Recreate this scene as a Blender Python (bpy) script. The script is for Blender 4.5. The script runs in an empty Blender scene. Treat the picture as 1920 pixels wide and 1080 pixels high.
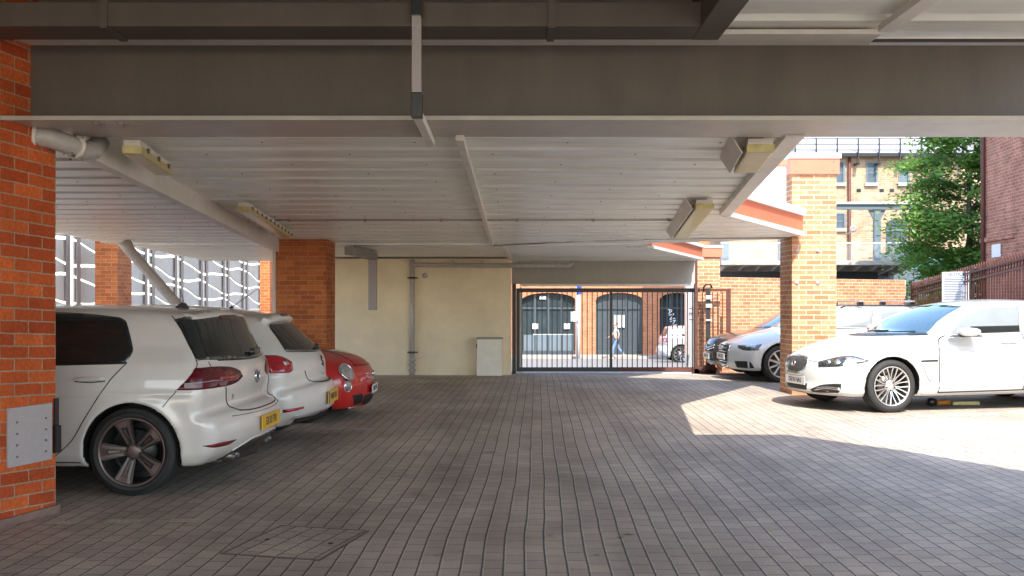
import bpy, bmesh, math, random
import numpy as np
from mathutils import Vector, Matrix, geometry
from mathutils.bvhtree import BVHTree
PI = math.pi
R = math.radians
random.seed(7)
scene = bpy.context.scene
COL = scene.collection

# ------------------------------------------------------------------ camera
EYE = 1.40
F = 1870.0
HY = 565.0
cam_data = bpy.data.cameras.new('camera')
cam_data.sensor_width = 36.0
cam_data.lens = 36.0 * F / 1920.0
cam_data.shift_y = (HY - 540.0) / 1920.0
cam_data.clip_start = 0.05
cam_data.clip_end = 2000.0
cam = bpy.data.objects.new('camera', cam_data)
cam.location = (0, 0, EYE)
cam.rotation_euler = (PI / 2, 0, 0)
COL.objects.link(cam)
scene.camera = cam

# ------------------------------------------------------------------ sky and sun
SUN_D = Vector((-0.27, 2.35, -2.75)).normalized()      # travel direction of the sunlight
elev = math.asin(-SUN_D.z)
azim = math.atan2(-SUN_D.x, -SUN_D.y)                  # clockwise from +Y
world = bpy.data.worlds.new('World')
scene.world = world
world.use_nodes = True
wn = world.node_tree
wn.nodes.clear()
wo = wn.nodes.new('ShaderNodeOutputWorld')
wb = wn.nodes.new('ShaderNodeBackground')
ws = wn.nodes.new('ShaderNodeTexSky')
ws.sky_type = 'NISHITA'
ws.sun_disc = False
ws.sun_elevation = elev
ws.sun_rotation = azim
ws.dust_density = 1.0
ws.air_density = 1.0
wb.inputs['Strength'].default_value = 0.15
wn.links.new(ws.outputs[0], wb.inputs[0])
wn.links.new(wb.outputs[0], wo.inputs[0])
sl = bpy.data.lights.new('sun', 'SUN')
sl.energy = 2.05
sl.angle = R(0.5)
sl.color = (1.0, 0.93, 0.84)
so = bpy.data.objects.new('sun', sl)
so.rotation_euler = SUN_D.to_track_quat('-Z', 'Y').to_euler()
so.location = (0, -10, 30)
COL.objects.link(so)
scene.view_settings.view_transform = 'Standard'
scene.view_settings.look = 'None'
scene.view_settings.exposure = 2.15
scene.view_settings.gamma = 1.0
scene.cycles.use_denoising = True
scene.cycles.max_bounces = 10
scene.cycles.diffuse_bounces = 7
scene.cycles.glossy_bounces = 4
scene.cycles.transparent_max_bounces = 12
scene.cycles.caustics_reflective = False
scene.cycles.caustics_refractive = False


def X(px, y):
    return (px - 960.0) * y / F


def Z(py, y):
    return EYE - (py - HY) * y / F


def YG(py):
    return EYE * F / (py - HY)


# ------------------------------------------------------------------ materials
def _nodes(name):
    m = bpy.data.materials.new(name)
    m.use_nodes = True
    nt = m.node_tree
    return m, nt, nt.nodes['Principled BSDF']


def pm(name, col, rough=0.5, metal=0.0, var=0.12, scale=6.0, bump=0.0, bscale=60.0, coat=0.0, spec=None, emit=None, alpha=None, stretch=None):
    """procedural paint / plaster / metal with gentle blotches"""
    m, nt, b = _nodes(name)
    b.inputs['Roughness'].default_value = rough
    b.inputs['Metallic'].default_value = metal
    b.inputs['Coat Weight'].default_value = coat
    b.inputs['Coat Roughness'].default_value = 0.04
    if spec is not None:
        b.inputs['Specular IOR Level'].default_value = spec
    tc = nt.nodes.new('ShaderNodeTexCoord')
    src = tc.outputs['Object']
    if stretch:
        mp = nt.nodes.new('ShaderNodeMapping')
        mp.inputs['Scale'].default_value = stretch
        nt.links.new(src, mp.inputs[0])
        src = mp.outputs[0]
    n = nt.nodes.new('ShaderNodeTexNoise')
    n.inputs['Scale'].default_value = scale
    n.inputs['Detail'].default_value = 6
    n.inputs['Roughness'].default_value = 0.65
    nt.links.new(src, n.inputs['Vector'])
    r = nt.nodes.new('ShaderNodeMapRange')
    r.inputs['From Min'].default_value = 0.3
    r.inputs['From Max'].default_value = 0.7
    r.inputs['To Min'].default_value = 1 - var
    r.inputs['To Max'].default_value = 1 + var * 0.6
    nt.links.new(n.outputs['Fac'], r.inputs['Value'])
    mx = nt.nodes.new('ShaderNodeVectorMath')
    mx.operation = 'SCALE'
    mx.inputs[0].default_value = col[:3]
    nt.links.new(r.outputs[0], mx.inputs['Scale'])
    nt.links.new(mx.outputs[0], b.inputs['Base Color'])
    if bump > 0:
        n2 = nt.nodes.new('ShaderNodeTexNoise')
        n2.inputs['Scale'].default_value = bscale
        n2.inputs['Detail'].default_value = 4
        nt.links.new(src, n2.inputs['Vector'])
        bp = nt.nodes.new('ShaderNodeBump')
        bp.inputs['Strength'].default_value = bump
        bp.inputs['Distance'].default_value = 0.01
        nt.links.new(n2.outputs['Fac'], bp.inputs['Height'])
        nt.links.new(bp.outputs[0], b.inputs['Normal'])
    if emit:
        b.inputs['Emission Color'].default_value = (*emit[:3], 1)
        b.inputs['Emission Strength'].default_value = emit[3]
    return m


def brick_mat(name, c1, c2, mortar, row=0.075, length=0.225, gap=0.010, shear=0.0, dirt=0.25, dirtcol=None, bump=0.6, soldier=None):
    m, nt, b = _nodes(name)
    L = nt.links
    N = nt.nodes.new
    b.inputs['Roughness'].default_value = 0.85
    b.inputs['Specular IOR Level'].default_value = 0.25
    tc = N('ShaderNodeTexCoord')
    s = N('ShaderNodeSeparateXYZ'); L.new(tc.outputs['Object'], s.inputs[0])
    sn = N('ShaderNodeSeparateXYZ'); L.new(tc.outputs['Normal'], sn.inputs[0])
    ax = N('ShaderNodeMath'); ax.operation = 'ABSOLUTE'; L.new(sn.outputs['X'], ax.inputs[0])
    gt = N('ShaderNodeMath'); gt.operation = 'GREATER_THAN'; gt.inputs[1].default_value = 0.7; L.new(ax.outputs[0], gt.inputs[0])
    mu = N('ShaderNodeMix'); mu.data_type = 'FLOAT'
    L.new(gt.outputs[0], mu.inputs[0]); L.new(s.outputs['X'], mu.inputs[2]); L.new(s.outputs['Y'], mu.inputs[3])
    v = s.outputs['Z']
    if shear:
        ml = N('ShaderNodeMath'); ml.operation = 'MULTIPLY_ADD'
        ml.inputs[1].default_value = shear
        L.new(s.outputs['Y'], ml.inputs[0]); L.new(s.outputs['Z'], ml.inputs[2])
        v = ml.outputs[0]
    c = N('ShaderNodeCombineXYZ')
    L.new(mu.outputs[0], c.inputs[0]); L.new(v, c.inputs[1])
    wob = N('ShaderNodeTexNoise'); wob.inputs['Scale'].default_value = 9.0
    L.new(tc.outputs['Object'], wob.inputs['Vector'])
    wv = N('ShaderNodeVectorMath'); wv.operation = 'MULTIPLY_ADD'
    wv.inputs[1].default_value = (0.008, 0.008, 0)
    L.new(wob.outputs['Color'], wv.inputs[0]); L.new(c.outputs[0], wv.inputs[2])
    t = N('ShaderNodeTexBrick')
    t.inputs['Scale'].default_value = 1.0
    t.inputs['Brick Width'].default_value = length
    t.inputs['Row Height'].default_value = row
    t.inputs['Mortar Size'].default_value = gap * 0.5
    t.inputs['Mortar Smooth'].default_value = 0.25
    t.inputs['Bias'].default_value = 0.0
    t.inputs['Color1'].default_value = (*c1, 1)
    t.inputs['Color2'].default_value = (*c2, 1)
    t.inputs['Mortar'].default_value = (*mortar, 1)
    L.new(wv.outputs[0], t.inputs['Vector'])
    n = N('ShaderNodeTexNoise'); n.inputs['Scale'].default_value = 2.2; n.inputs['Detail'].default_value = 8
    n.inputs['Roughness'].default_value = 0.7
    L.new(tc.outputs['Object'], n.inputs['Vector'])
    rr = N('ShaderNodeMapRange')
    rr.inputs['From Min'].default_value = 0.35; rr.inputs['From Max'].default_value = 0.65
    rr.inputs['To Min'].default_value = 1 - dirt; rr.inputs['To Max'].default_value = 1.1
    L.new(n.outputs['Fac'], rr.inputs['Value'])
    n3 = N('ShaderNodeTexNoise'); n3.inputs['Scale'].default_value = 45; n3.inputs['Detail'].default_value = 3
    L.new(tc.outputs['Object'], n3.inputs['Vector'])
    r3 = N('ShaderNodeMapRange')
    r3.inputs['From Min'].default_value = 0.3; r3.inputs['From Max'].default_value = 0.7
    r3.inputs['To Min'].default_value = 0.82; r3.inputs['To Max'].default_value = 1.15
    L.new(n3.outputs['Fac'], r3.inputs['Value'])
    m1 = N('ShaderNodeMath'); m1.operation = 'MULTIPLY'; L.new(rr.outputs[0], m1.inputs[0]); L.new(r3.outputs[0], m1.inputs[1])
    sc = N('ShaderNodeVectorMath'); sc.operation = 'SCALE'
    L.new(t.outputs['Color'], sc.inputs[0]); L.new(m1.outputs[0], sc.inputs['Scale'])
    L.new(sc.outputs[0], b.inputs['Base Color'])
    inv = N('ShaderNodeMath'); inv.operation = 'MULTIPLY_ADD'; inv.inputs[1].default_value = -1; inv.inputs[2].default_value = 1
    L.new(t.outputs['Fac'], inv.inputs[0])
    ad = N('ShaderNodeMath'); ad.operation = 'MULTIPLY_ADD'; ad.inputs[1].default_value = 0.25
    L.new(n3.outputs['Fac'], ad.inputs[0]); L.new(inv.outputs[0], ad.inputs[2])
    bp = N('ShaderNodeBump'); bp.inputs['Strength'].default_value = bump; bp.inputs['Distance'].default_value = 0.010
    L.new(ad.outputs[0], bp.inputs['Height']); L.new(bp.outputs[0], b.inputs['Normal'])
    return m


# ------------------------------------------------------------------ mesh builder
class MB:
    def __init__(s):
        s.bm = bmesh.new()

    def poly(s, pts):
        vs = [s.bm.verts.new(p) for p in pts]
        return s.bm.faces.new(vs)

    def box(s, x0, x1, y0, y1, z0, z1):
        return s.hexa([(x0, y0), (x1, y0), (x1, y1), (x0, y1)], z0, z1)

    def hexa(s, plan, z0, z1):
        """prism over plan polygon; z0/z1 numbers or per-vertex lists"""
        n = len(plan)
        a = z0 if isinstance(z0, (list, tuple)) else [z0] * n
        b = z1 if isinstance(z1, (list, tuple)) else [z1] * n
        lo = [s.bm.verts.new((p[0], p[1], a[i])) for i, p in enumerate(plan)]
        hi = [s.bm.verts.new((p[0], p[1], b[i])) for i, p in enumerate(plan)]
        fs = [s.bm.faces.new(lo[::-1]), s.bm.faces.new(hi)]
        for i in range(n):
            j = (i + 1) % n
            fs.append(s.bm.faces.new([lo[i], lo[j], hi[j], hi[i]]))
        return s

    def prism(s, pts, d):
        """3D polygon pts extruded by vector d"""
        d = Vector(d)
        n = len(pts)
        lo = [s.bm.verts.new(Vector(p)) for p in pts]
        hi = [s.bm.verts.new(Vector(p) + d) for p in pts]
        s.bm.faces.new(lo[::-1]); s.bm.faces.new(hi)
        for i in range(n):
            j = (i + 1) % n
            s.bm.faces.new([lo[i], lo[j], hi[j], hi[i]])
        return s

    def bar(s, p, q, w, h, up=(0, 0, 1)):
        p = Vector(p); q = Vector(q)
        d = (q - p).normalized()
        side = d.cross(Vector(up))
        if side.length < 1e-4:
            side = d.cross(Vector((1, 0, 0)))
        side.normalize()
        u = side.cross(d).normalized()
        pts = [p + side * a * w / 2 + u * b * h / 2 for a, b in ((-1, -1), (1, -1), (1, 1), (-1, 1))]
        return s.prism(pts, q - p)

    def tube(s, pts, r, n=12, cap=True):
        pts = [Vector(p) for p in pts]
        rs = r if isinstance(r, (list, tuple)) else [r] * len(pts)
        rings = []
        prev = None
        for i, p in enumerate(pts):
            d = (pts[min(i + 1, len(pts) - 1)] - pts[max(i - 1, 0)]).normalized()
            if prev is None:
                a = d.cross(Vector((0, 0, 1)))
                if a.length < 0.1:
                    a = d.cross(Vector((1, 0, 0)))
            else:
                a = prev - d * prev.dot(d)
            a.normalize(); prev = a
            b = d.cross(a)
            rings.append([s.bm.verts.new(p + (a * math.cos(t) + b * math.sin(t)) * rs[i]) for t in [2 * PI * k / n for k in range(n)]])
        for i in range(len(rings) - 1):
            for k in range(n):
                f = s.bm.faces.new([rings[i][k], rings[i][(k + 1) % n], rings[i + 1][(k + 1) % n], rings[i + 1][k]])
                f.smooth = True
        if cap:
            s.bm.faces.new(rings[0][::-1]); s.bm.faces.new(rings[-1])
        return s

    def lathe(s, prof, n=48, c=(0, 0, 0), axis='y'):
        """prof list of (along, radius) revolved about axis"""
        c = Vector(c)
        rings = []
        for a, r in prof:
            ring = []
            for k in range(n):
                t = 2 * PI * k / n
                if axis == 'y':
                    v = Vector((r * math.cos(t), a, r * math.sin(t)))
                elif axis == 'x':
                    v = Vector((a, r * math.cos(t), r * math.sin(t)))
                else:
                    v = Vector((r * math.cos(t), r * math.sin(t), a))
                ring.append(s.bm.verts.new(c + v))
            rings.append(ring)
        for i in range(len(rings) - 1):
            for k in range(n):
                f = s.bm.faces.new([rings[i][k], rings[i][(k + 1) % n], rings[i + 1][(k + 1) % n], rings[i + 1][k]])
                f.smooth = True
        return s

    def build(s, name, mat=None, parent=None, loc=None, rotz=0.0, bevel=0.0, smooth=False, seg=2):
        bm = s.bm
        bmesh.ops.recalc_face_normals(bm, faces=bm.faces)
        if bevel > 0:
            es = [e for e in bm.edges if len(e.link_faces) == 2 and e.calc_face_angle(0) > 0.5]
            bmesh.ops.bevel(bm, geom=es, offset=bevel, segments=seg, affect='EDGES', profile=0.7, clamp_overlap=True)
        if smooth:
            for f in bm.faces:
                f.smooth = True
        me = bpy.data.meshes.new(name)
        bm.to_mesh(me); bm.free()
        o = bpy.data.objects.new(name, me)
        COL.objects.link(o)
        if mat:
            me.materials.append(mat)
        if parent:
            o.parent = parent
        if loc is not None:
            o.location = loc
        o.rotation_euler.z = rotz
        return o


def link(o, parent=None):
    COL.objects.link(o)
    if parent:
        o.parent = parent
    return o


def tag(o, label=None, cat=None, group=None, kind=None):
    if label: o['label'] = label
    if cat: o['category'] = cat
    if group: o['group'] = group
    if kind: o['kind'] = kind
    return o


def thing(name, label, cat, loc=(0, 0, 0), rotz=0.0, group=None):
    o = bpy.data.objects.new(name, None)
    o.empty_display_size = 0.2
    COL.objects.link(o)
    o.location = loc
    o.rotation_euler.z = rotz
    return tag(o, label, cat, group)


def struct(o):
    o['kind'] = 'structure'
    return o


def text_obj(name, body, size, mat, parent, loc, rot, extrude=0.002, align='CENTER', sx=1.0, bold=0.0):
    cu = bpy.data.curves.new(name, 'FONT')
    cu.body = body
    cu.size = size
    cu.extrude = extrude
    cu.offset = bold
    cu.align_x = align
    cu.align_y = 'CENTER'
    t = bpy.data.objects.new(name + '_tmp', cu)
    COL.objects.link(t)
    dg = bpy.context.evaluated_depsgraph_get()
    me = bpy.data.meshes.new_from_object(t.evaluated_get(dg))
    bpy.data.objects.remove(t)
    o = bpy.data.objects.new(name, me)
    me.materials.clear(); me.materials.append(mat)
    COL.objects.link(o)
    o.parent = parent
    o.location = loc
    o.rotation_euler = rot
    o.scale = (sx, 1, 1)
    return o


# palette
M = {}
M['brick_orange'] = brick_mat('brick_orange', (0.40, 0.10, 0.028), (0.60, 0.18, 0.05), (0.42, 0.33, 0.22), shear=0.0, dirt=0.2)
M['brick_court'] = brick_mat('brick_court', (0.42, 0.165, 0.08), (0.55, 0.29, 0.15), (0.66, 0.56, 0.41), gap=0.013, dirt=0.12)
M['brick_near'] = brick_mat('brick_near', (0.40, 0.062, 0.018), (0.66, 0.14, 0.035), (0.38, 0.29, 0.19), row=0.079, length=0.235, dirt=0.3, shear=0.05)
M['brick_buff'] = brick_mat('brick_buff', (0.38, 0.24, 0.14), (0.48, 0.33, 0.21), (0.52, 0.46, 0.36), dirt=0.3)
M['brick_red'] = brick_mat('brick_red', (0.36, 0.13, 0.085), (0.47, 0.21, 0.13), (0.56, 0.44, 0.37), dirt=0.35)
M['brick_street'] = brick_mat('brick_street', (0.46, 0.15, 0.07), (0.56, 0.22, 0.10), (0.50, 0.40, 0.28), dirt=0.25)
M['white_deck'] = pm('white_deck', (0.88, 0.88, 0.82), 0.33, var=0.17, scale=2.4, stretch=(0.5, 3, 1), bump=0.06, bscale=9)
M['beam'] = pm('beam', (0.108, 0.088, 0.074), 0.45, var=0.22, scale=1.4, stretch=(1.6, 1, .5), bump=0.08, bscale=25)  # shaded look of the girder web put into a colour darker than its flanges
M['white_steel'] = pm('white_steel', (0.78, 0.74, 0.68), 0.42, var=0.12, scale=4)
M['cream'] = pm('cream', (0.88, 0.75, 0.54), 0.85, var=0.13, scale=1.3, bump=0.35, bscale=90)
M['render_grey'] = pm('render_grey', (0.42, 0.40, 0.36), 0.8, var=0.1, scale=3, bump=0.15)
M['white_render'] = pm('white_render', (0.78, 0.74, 0.68), 0.7, var=0.1, scale=4)
M['white_trim'] = pm('white_trim', (0.8, 0.78, 0.74), 0.4, var=0.05)
M['coral'] = pm('coral', (0.62, 0.17, 0.09), 0.45, var=0.08, scale=5)
M['grey_paint'] = pm('grey_paint', (0.30, 0.27, 0.25), 0.45, var=0.12)
M['slate_steel'] = pm('slate_steel', (0.12, 0.155, 0.18), 0.45, var=0.1)
M['black_iron'] = pm('black_iron', (0.018, 0.016, 0.016), 0.4, var=0.3, scale=20)
M['rust_iron'] = pm('rust_iron', (0.105, 0.034, 0.022), 0.65, var=0.35, scale=12)
M['dark'] = pm('dark', (0.012, 0.012, 0.012), 0.6, var=0.1)
M['panel_grey'] = pm('panel_grey', (0.42, 0.38, 0.38), 0.45, var=0.06, scale=30, bump=0.1)
M['screw'] = pm('screw', (0.25, 0.22, 0.2), 0.35, metal=0.9)
M['pipe_grey'] = pm('pipe_grey', (0.46, 0.43, 0.41), 0.32, var=0.15, scale=14)
M['yellowed'] = pm('yellowed', (0.58, 0.49, 0.21), 0.3, var=0.3, scale=10, stretch=(1, 5, 1))
M['stone_sill'] = pm('stone_sill', (0.48, 0.42, 0.33), 0.8, var=0.15, scale=12)
M['slate_roof'] = pm('slate_roof', (0.42, 0.42, 0.43), 0.7, var=0.2, scale=14)
M['street_door'] = pm('street_door', (0.055, 0.07, 0.08), 0.35, var=0.15)
M['street_glass'] = pm('street_glass', (0.035, 0.05, 0.055), 0.15, var=0.4, scale=1.2, spec=0.12)
M['window_glass'] = pm('window_glass', (0.10, 0.13, 0.15), 0.06, var=0.3, scale=2)
M['concrete'] = pm('concrete', (0.36, 0.33, 0.29), 0.85, var=0.2, scale=5, bump=0.3)
M['tread_red'] = pm('tread_red', (0.25, 0.03, 0.03), 0.6, var=0.4, scale=8)
M['paper'] = pm('paper', (0.75, 0.75, 0.74), 0.7, var=0.04)
M['ink'] = pm('ink', (0.04, 0.04, 0.05), 0.7, var=0.05)
M['girder_flange'] = pm('girder_flange', (0.48, 0.44, 0.39), 0.4, var=0.15, scale=3)
M['screen_panel'] = pm('screen_panel', (0.72, 0.64, 0.53), 0.7, var=0.1, scale=2)
M['orange_paint'] = pm('orange_paint', (0.6, 0.22, 0.03), 0.5, var=0.3)
M['cream_box'] = pm('cream_box', (0.84, 0.80, 0.70), 0.6, var=0.08)
M['footing'] = pm('footing', (0.22, 0.14, 0.11), 0.85, var=0.3, scale=14, bump=0.4)
# ------------------------------------------------------------------ car bodies as implicit surfaces
def catmull(pts, n=8, closed=False, sharp=()):
    """smooth curve through 2D points; indices in sharp stay corners"""
    P = [np.array(p, float) for p in pts]
    N = len(P)
    out = []
    rng = range(N if closed else N - 1)
    for i in rng:
        p1, p2 = P[i], P[(i + 1) % N]
        p0 = P[(i - 1) % N] if (closed or i > 0) else p1
        p3 = P[(i + 2) % N] if (closed or i + 2 < N) else p2
        if i in sharp: p0 = p1
        if (i + 1) % N in sharp: p3 = p2
        d = max(np.linalg.norm(p2 - p1), 1e-6)
        m1 = (p2 - p0) * 0.5; m2 = (p3 - p1) * 0.5
        for m in (m1, m2):
            l = np.linalg.norm(m)
            if l > d: m *= d / l
        for k in range(n):
            t = k / n
            out.append(p1 * (2 * t**3 - 3 * t**2 + 1) + m1 * (t**3 - 2 * t**2 + t) + p2 * (-2 * t**3 + 3 * t**2) + m2 * (t**3 - t**2))
    if not closed: out.append(P[-1])
    return np.array(out)


def smax(a, b, k):
    h = np.maximum(k - np.abs(a - b), 0) / k
    return np.maximum(a, b) + h * h * k * 0.25


class CarShape:
    def __init__(s, c):
        s.c = c
        s.L = c['L']
        poly = catmull(c['sil'], 6, True, c.get('sharp', ()))
        s.h = 0.015
        s.x0, s.z0 = -0.4, -0.2
        nx = int((s.L + 0.8) / s.h) + 1; nz = int(2.4 / s.h) + 1
        gx = s.x0 + np.arange(nx) * s.h; gz = s.z0 + np.arange(nz) * s.h
        GX, GZ = np.meshgrid(gx, gz, indexing='ij')
        d2 = np.full(GX.shape, 1e9); ins = np.zeros(GX.shape, bool)
        A = poly; B = np.roll(poly, -1, 0)
        for a, b in zip(A, B):
            e = b - a
            t = np.clip(((GX - a[0]) * e[0] + (GZ - a[1]) * e[1]) / max(e @ e, 1e-12), 0, 1)
            dx = GX - a[0] - t * e[0]; dz = GZ - a[1] - t * e[1]
            d2 = np.minimum(d2, dx * dx + dz * dz)
            c1 = (a[1] > GZ) != (b[1] > GZ)
            if b[1] != a[1]:
                xi = a[0] + (GZ - a[1]) * e[0] / e[1]
                ins ^= c1 & (GX < xi)
        s.g = np.sqrt(d2) * np.where(ins, -1, 1)
        s.nx, s.nz = nx, nz

    def dsil(s, x, z):
        u = np.clip((x - s.x0) / s.h, 0, s.nx - 1.001); v = np.clip((z - s.z0) / s.h, 0, s.nz - 1.001)
        i = u.astype(int); j = v.astype(int); fu = u - i; fv = v - j
        g = s.g
        return (g[i, j] * (1 - fu) + g[i + 1, j] * fu) * (1 - fv) + (g[i, j + 1] * (1 - fu) + g[i + 1, j + 1] * fu) * fv

    def width(s, x, z):
        c = s.c
        w = np.interp(x, *zip(*c['plan']))
        zb = np.interp(x, *zip(*c['belt']))
        sec = np.interp(z / zb, *zip(*c['sec']))
        low = w * sec
        up = np.interp(x, *zip(*c['gplan']))
        t = ((z - zb) + np.sqrt((z - zb) ** 2 + 0.0036)) / 2
        W = low - (t * c['tumble'] + 0.25 * t * t) + 0.012
        sm = np.clip((z - zb + 0.05) / 0.16, 0, 1)
        W = W * (1 + (np.minimum(up / np.maximum(w, 1e-3), 1) - 1) * sm * sm * (3 - 2 * sm))
        # shoulder crease and sill step
        for (zc, wd, amp, xa, xb) in c.get('crease', ()):
            zz = zc[0] + (zc[1] - zc[0]) * (x / s.L)
            f = np.clip((x - xa) / 0.3, 0, 1) * np.clip((xb - x) / 0.3, 0, 1)
            W = W + amp * f * np.exp(-((z - zz) / wd) ** 2)
        for (wx, wz, Ra) in c['arches']:
            r = np.hypot(x - wx, z - wz)
            W = W + c.get('flare', 0.012) * np.exp(-((r - Ra) / 0.06) ** 2) * (z > 0.12)
        return W

    def sdf(s, p, arches=True):
        c = s.c
        x, y, z = p[..., 0], p[..., 1], p[..., 2]
        ay = np.abs(y)
        w = np.interp(x, *zip(*c['plan']))
        q = np.minimum(ay / w, 1.15)
        ff = np.clip(1 - x / c.get('ffade', 1.6), 0, 1); fr = np.clip(1 - (s.L - x) / 1.4, 0, 1)
        xq = x - c['bowf'] * q ** 2.4 * ff ** 0.5 + c['bowr'] * q ** 2.4 * fr ** 0.5
        zq = z + c['crown'] * q ** 2
        zq = np.where(z < 0.35, z, z + (zq - z) * np.clip((z - 0.35) / 0.3, 0, 1))
        d1 = s.dsil(xq, zq)
        d2 = (ay - s.width(x, z)) * 0.93
        d = smax(d1, d2, c['k'])
        if arches:
            for (wx, wz, Ra) in c['arches']:
                r = np.hypot(x - wx, z - wz)
                carve = np.maximum(r - Ra, (w - 0.30) - ay)
                d = np.maximum(d, -carve)
        return d

    def grad(s, p, e=0.004, arches=True):
        g = np.zeros_like(p)
        for k in range(3):
            o = np.zeros(3); o[k] = e
            g[..., k] = (s.sdf(p + o, arches) - s.sdf(p - o, arches)) / (2 * e)
        return g

    def project(s, p, d):
        """march points p (n,3) along unit direction d until the surface"""
        p = p.copy()
        hit = np.zeros(len(p), bool)
        for _ in range(90):
            v = s.sdf(p, False)
            p += d * np.where(hit, 0, np.maximum(v * 0.75, -0.02))[:, None]
            hit |= v < 0.0008
        return p, hit

    def normal(s, p):
        g = s.grad(p, 0.006, False)
        return g / np.maximum(np.linalg.norm(g, axis=-1, keepdims=True), 1e-9)


def surface_nets(shape, h):
    L = shape.L; W = 1.05; H = 1.75
    xs = np.arange(-0.06, L + 0.08, h); ys = np.arange(-W, W + h, h); zs = np.arange(0.05, H, h)
    G = np.stack(np.meshgrid(xs, ys, zs, indexing='ij'), -1).astype(np.float64)
    V = np.empty(G.shape[:3])
    for i in range(0, len(xs), 24):
        V[i:i + 24] = shape.sdf(G[i:i + 24])
    ins = V < 0
    nx, ny, nz = V.shape
    cs = [ins[a:nx - 1 + a, b:ny - 1 + b, c:nz - 1 + c] for a in (0, 1) for b in (0, 1) for c in (0, 1)]
    cnt = sum(c.astype(int) for c in cs)
    act = (cnt > 0) & (cnt < 8)
    idx = -np.ones(act.shape, int)
    cells = np.argwhere(act)
    idx[act] = np.arange(len(cells))
    acc = np.zeros((len(cells), 3)); num = np.zeros(len(cells))
    ci, cj, ck = cells.T
    for ax in range(3):
        for a in (0, 1):
            for b in (0, 1):
                o0 = [0, 0, 0]; oth = [k for k in range(3) if k != ax]
                o0[oth[0]] = a; o0[oth[1]] = b
                o1 = list(o0); o1[ax] = 1
                v0 = V[ci + o0[0], cj + o0[1], ck + o0[2]]; v1 = V[ci + o1[0], cj + o1[1], ck + o1[2]]
                cr = (v0 < 0) != (v1 < 0)
                t = np.where(cr, v0 / np.where(cr, v0 - v1, 1), 0)
                pt = np.tile(np.array(o0, float), (len(cells), 1)); pt[:, ax] = t
                acc += pt * cr[:, None]; num += cr
    P = (cells + acc / num[:, None]) * h + np.array([xs[0], ys[0], zs[0]])
    quads = []
    for ax in range(3):
        oth = [k for k in range(3) if k != ax]
        sl0 = [slice(None)] * 3; sl1 = [slice(None)] * 3
        sl0[ax] = slice(0, -1); sl1[ax] = slice(1, None)
        c = ins[tuple(sl0)] != ins[tuple(sl1)]
        flip = ins[tuple(sl0)]
        E = np.argwhere(c)
        fl = flip[c]
        ok = (E[:, oth[0]] > 0) & (E[:, oth[1]] > 0) & (E[:, oth[0]] < act.shape[oth[0]]) & (E[:, oth[1]] < act.shape[oth[1]])
        E = E[ok]; fl = fl[ok]
        def cell(da, db):
            e = E.copy(); e[:, oth[0]] -= da; e[:, oth[1]] -= db
            return idx[e[:, 0], e[:, 1], e[:, 2]]
        q = np.stack([cell(1, 1), cell(0, 1), cell(0, 0), cell(1, 0)], 1)
        if ax == 1: fl = ~fl
        q[~fl] = q[~fl][:, ::-1]
        quads.append(q)
    Q = np.concatenate(quads)
    Q = Q[(Q >= 0).all(1)]
    for _ in range(3):
        v = shape.sdf(P); g = shape.grad(P)
        n2 = np.maximum((g * g).sum(1), 0.3)
        P -= np.clip(v / n2, -h, h)[:, None] * g
    return P, Q


def car_body(shape, name, paint, parent, h=0.022):
    P, Q = surface_nets(shape, h)
    me = bpy.data.meshes.new(name)
    me.from_pydata(P.tolist(), [], Q.tolist())
    me.materials.append(paint); me.materials.append(M['dark'])
    C = P[Q].mean(1)
    g = shape.grad(C); g /= np.maximum(np.linalg.norm(g, axis=1, keepdims=True), 1e-6)
    mi = np.zeros(len(Q), int)
    for (wx, wz, Ra) in shape.c['arches']:
        r = np.hypot(C[:, 0] - wx, C[:, 2] - wz)
        deep = shape.sdf(C, False) < -0.012
        mi[(r < Ra + 0.03) & deep] = 1
    mi[C[:, 2] < shape.c.get('floor', 0.2)] = 1
    me.polygons.foreach_set('material_index', mi.astype(np.int32))
    me.polygons.foreach_set('use_smooth', np.ones(len(Q), bool))
    me.update()
    bm = bmesh.new(); bm.from_mesh(me)
    bmesh.ops.recalc_face_normals(bm, faces=bm.faces)
    bm.to_mesh(me); bm.free()
    o = bpy.data.objects.new(name, me)
    link(o, parent)
    return o


def inside_poly(pt, poly):
    x, y = pt; c = False; n = len(poly)
    for i in range(n):
        x1, y1 = poly[i]; x2, y2 = poly[(i + 1) % n]
        if (y1 > y) != (y2 > y) and x < (x2 - x1) * (y - y1) / (y2 - y1) + x1:
            c = not c
    return c


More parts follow.
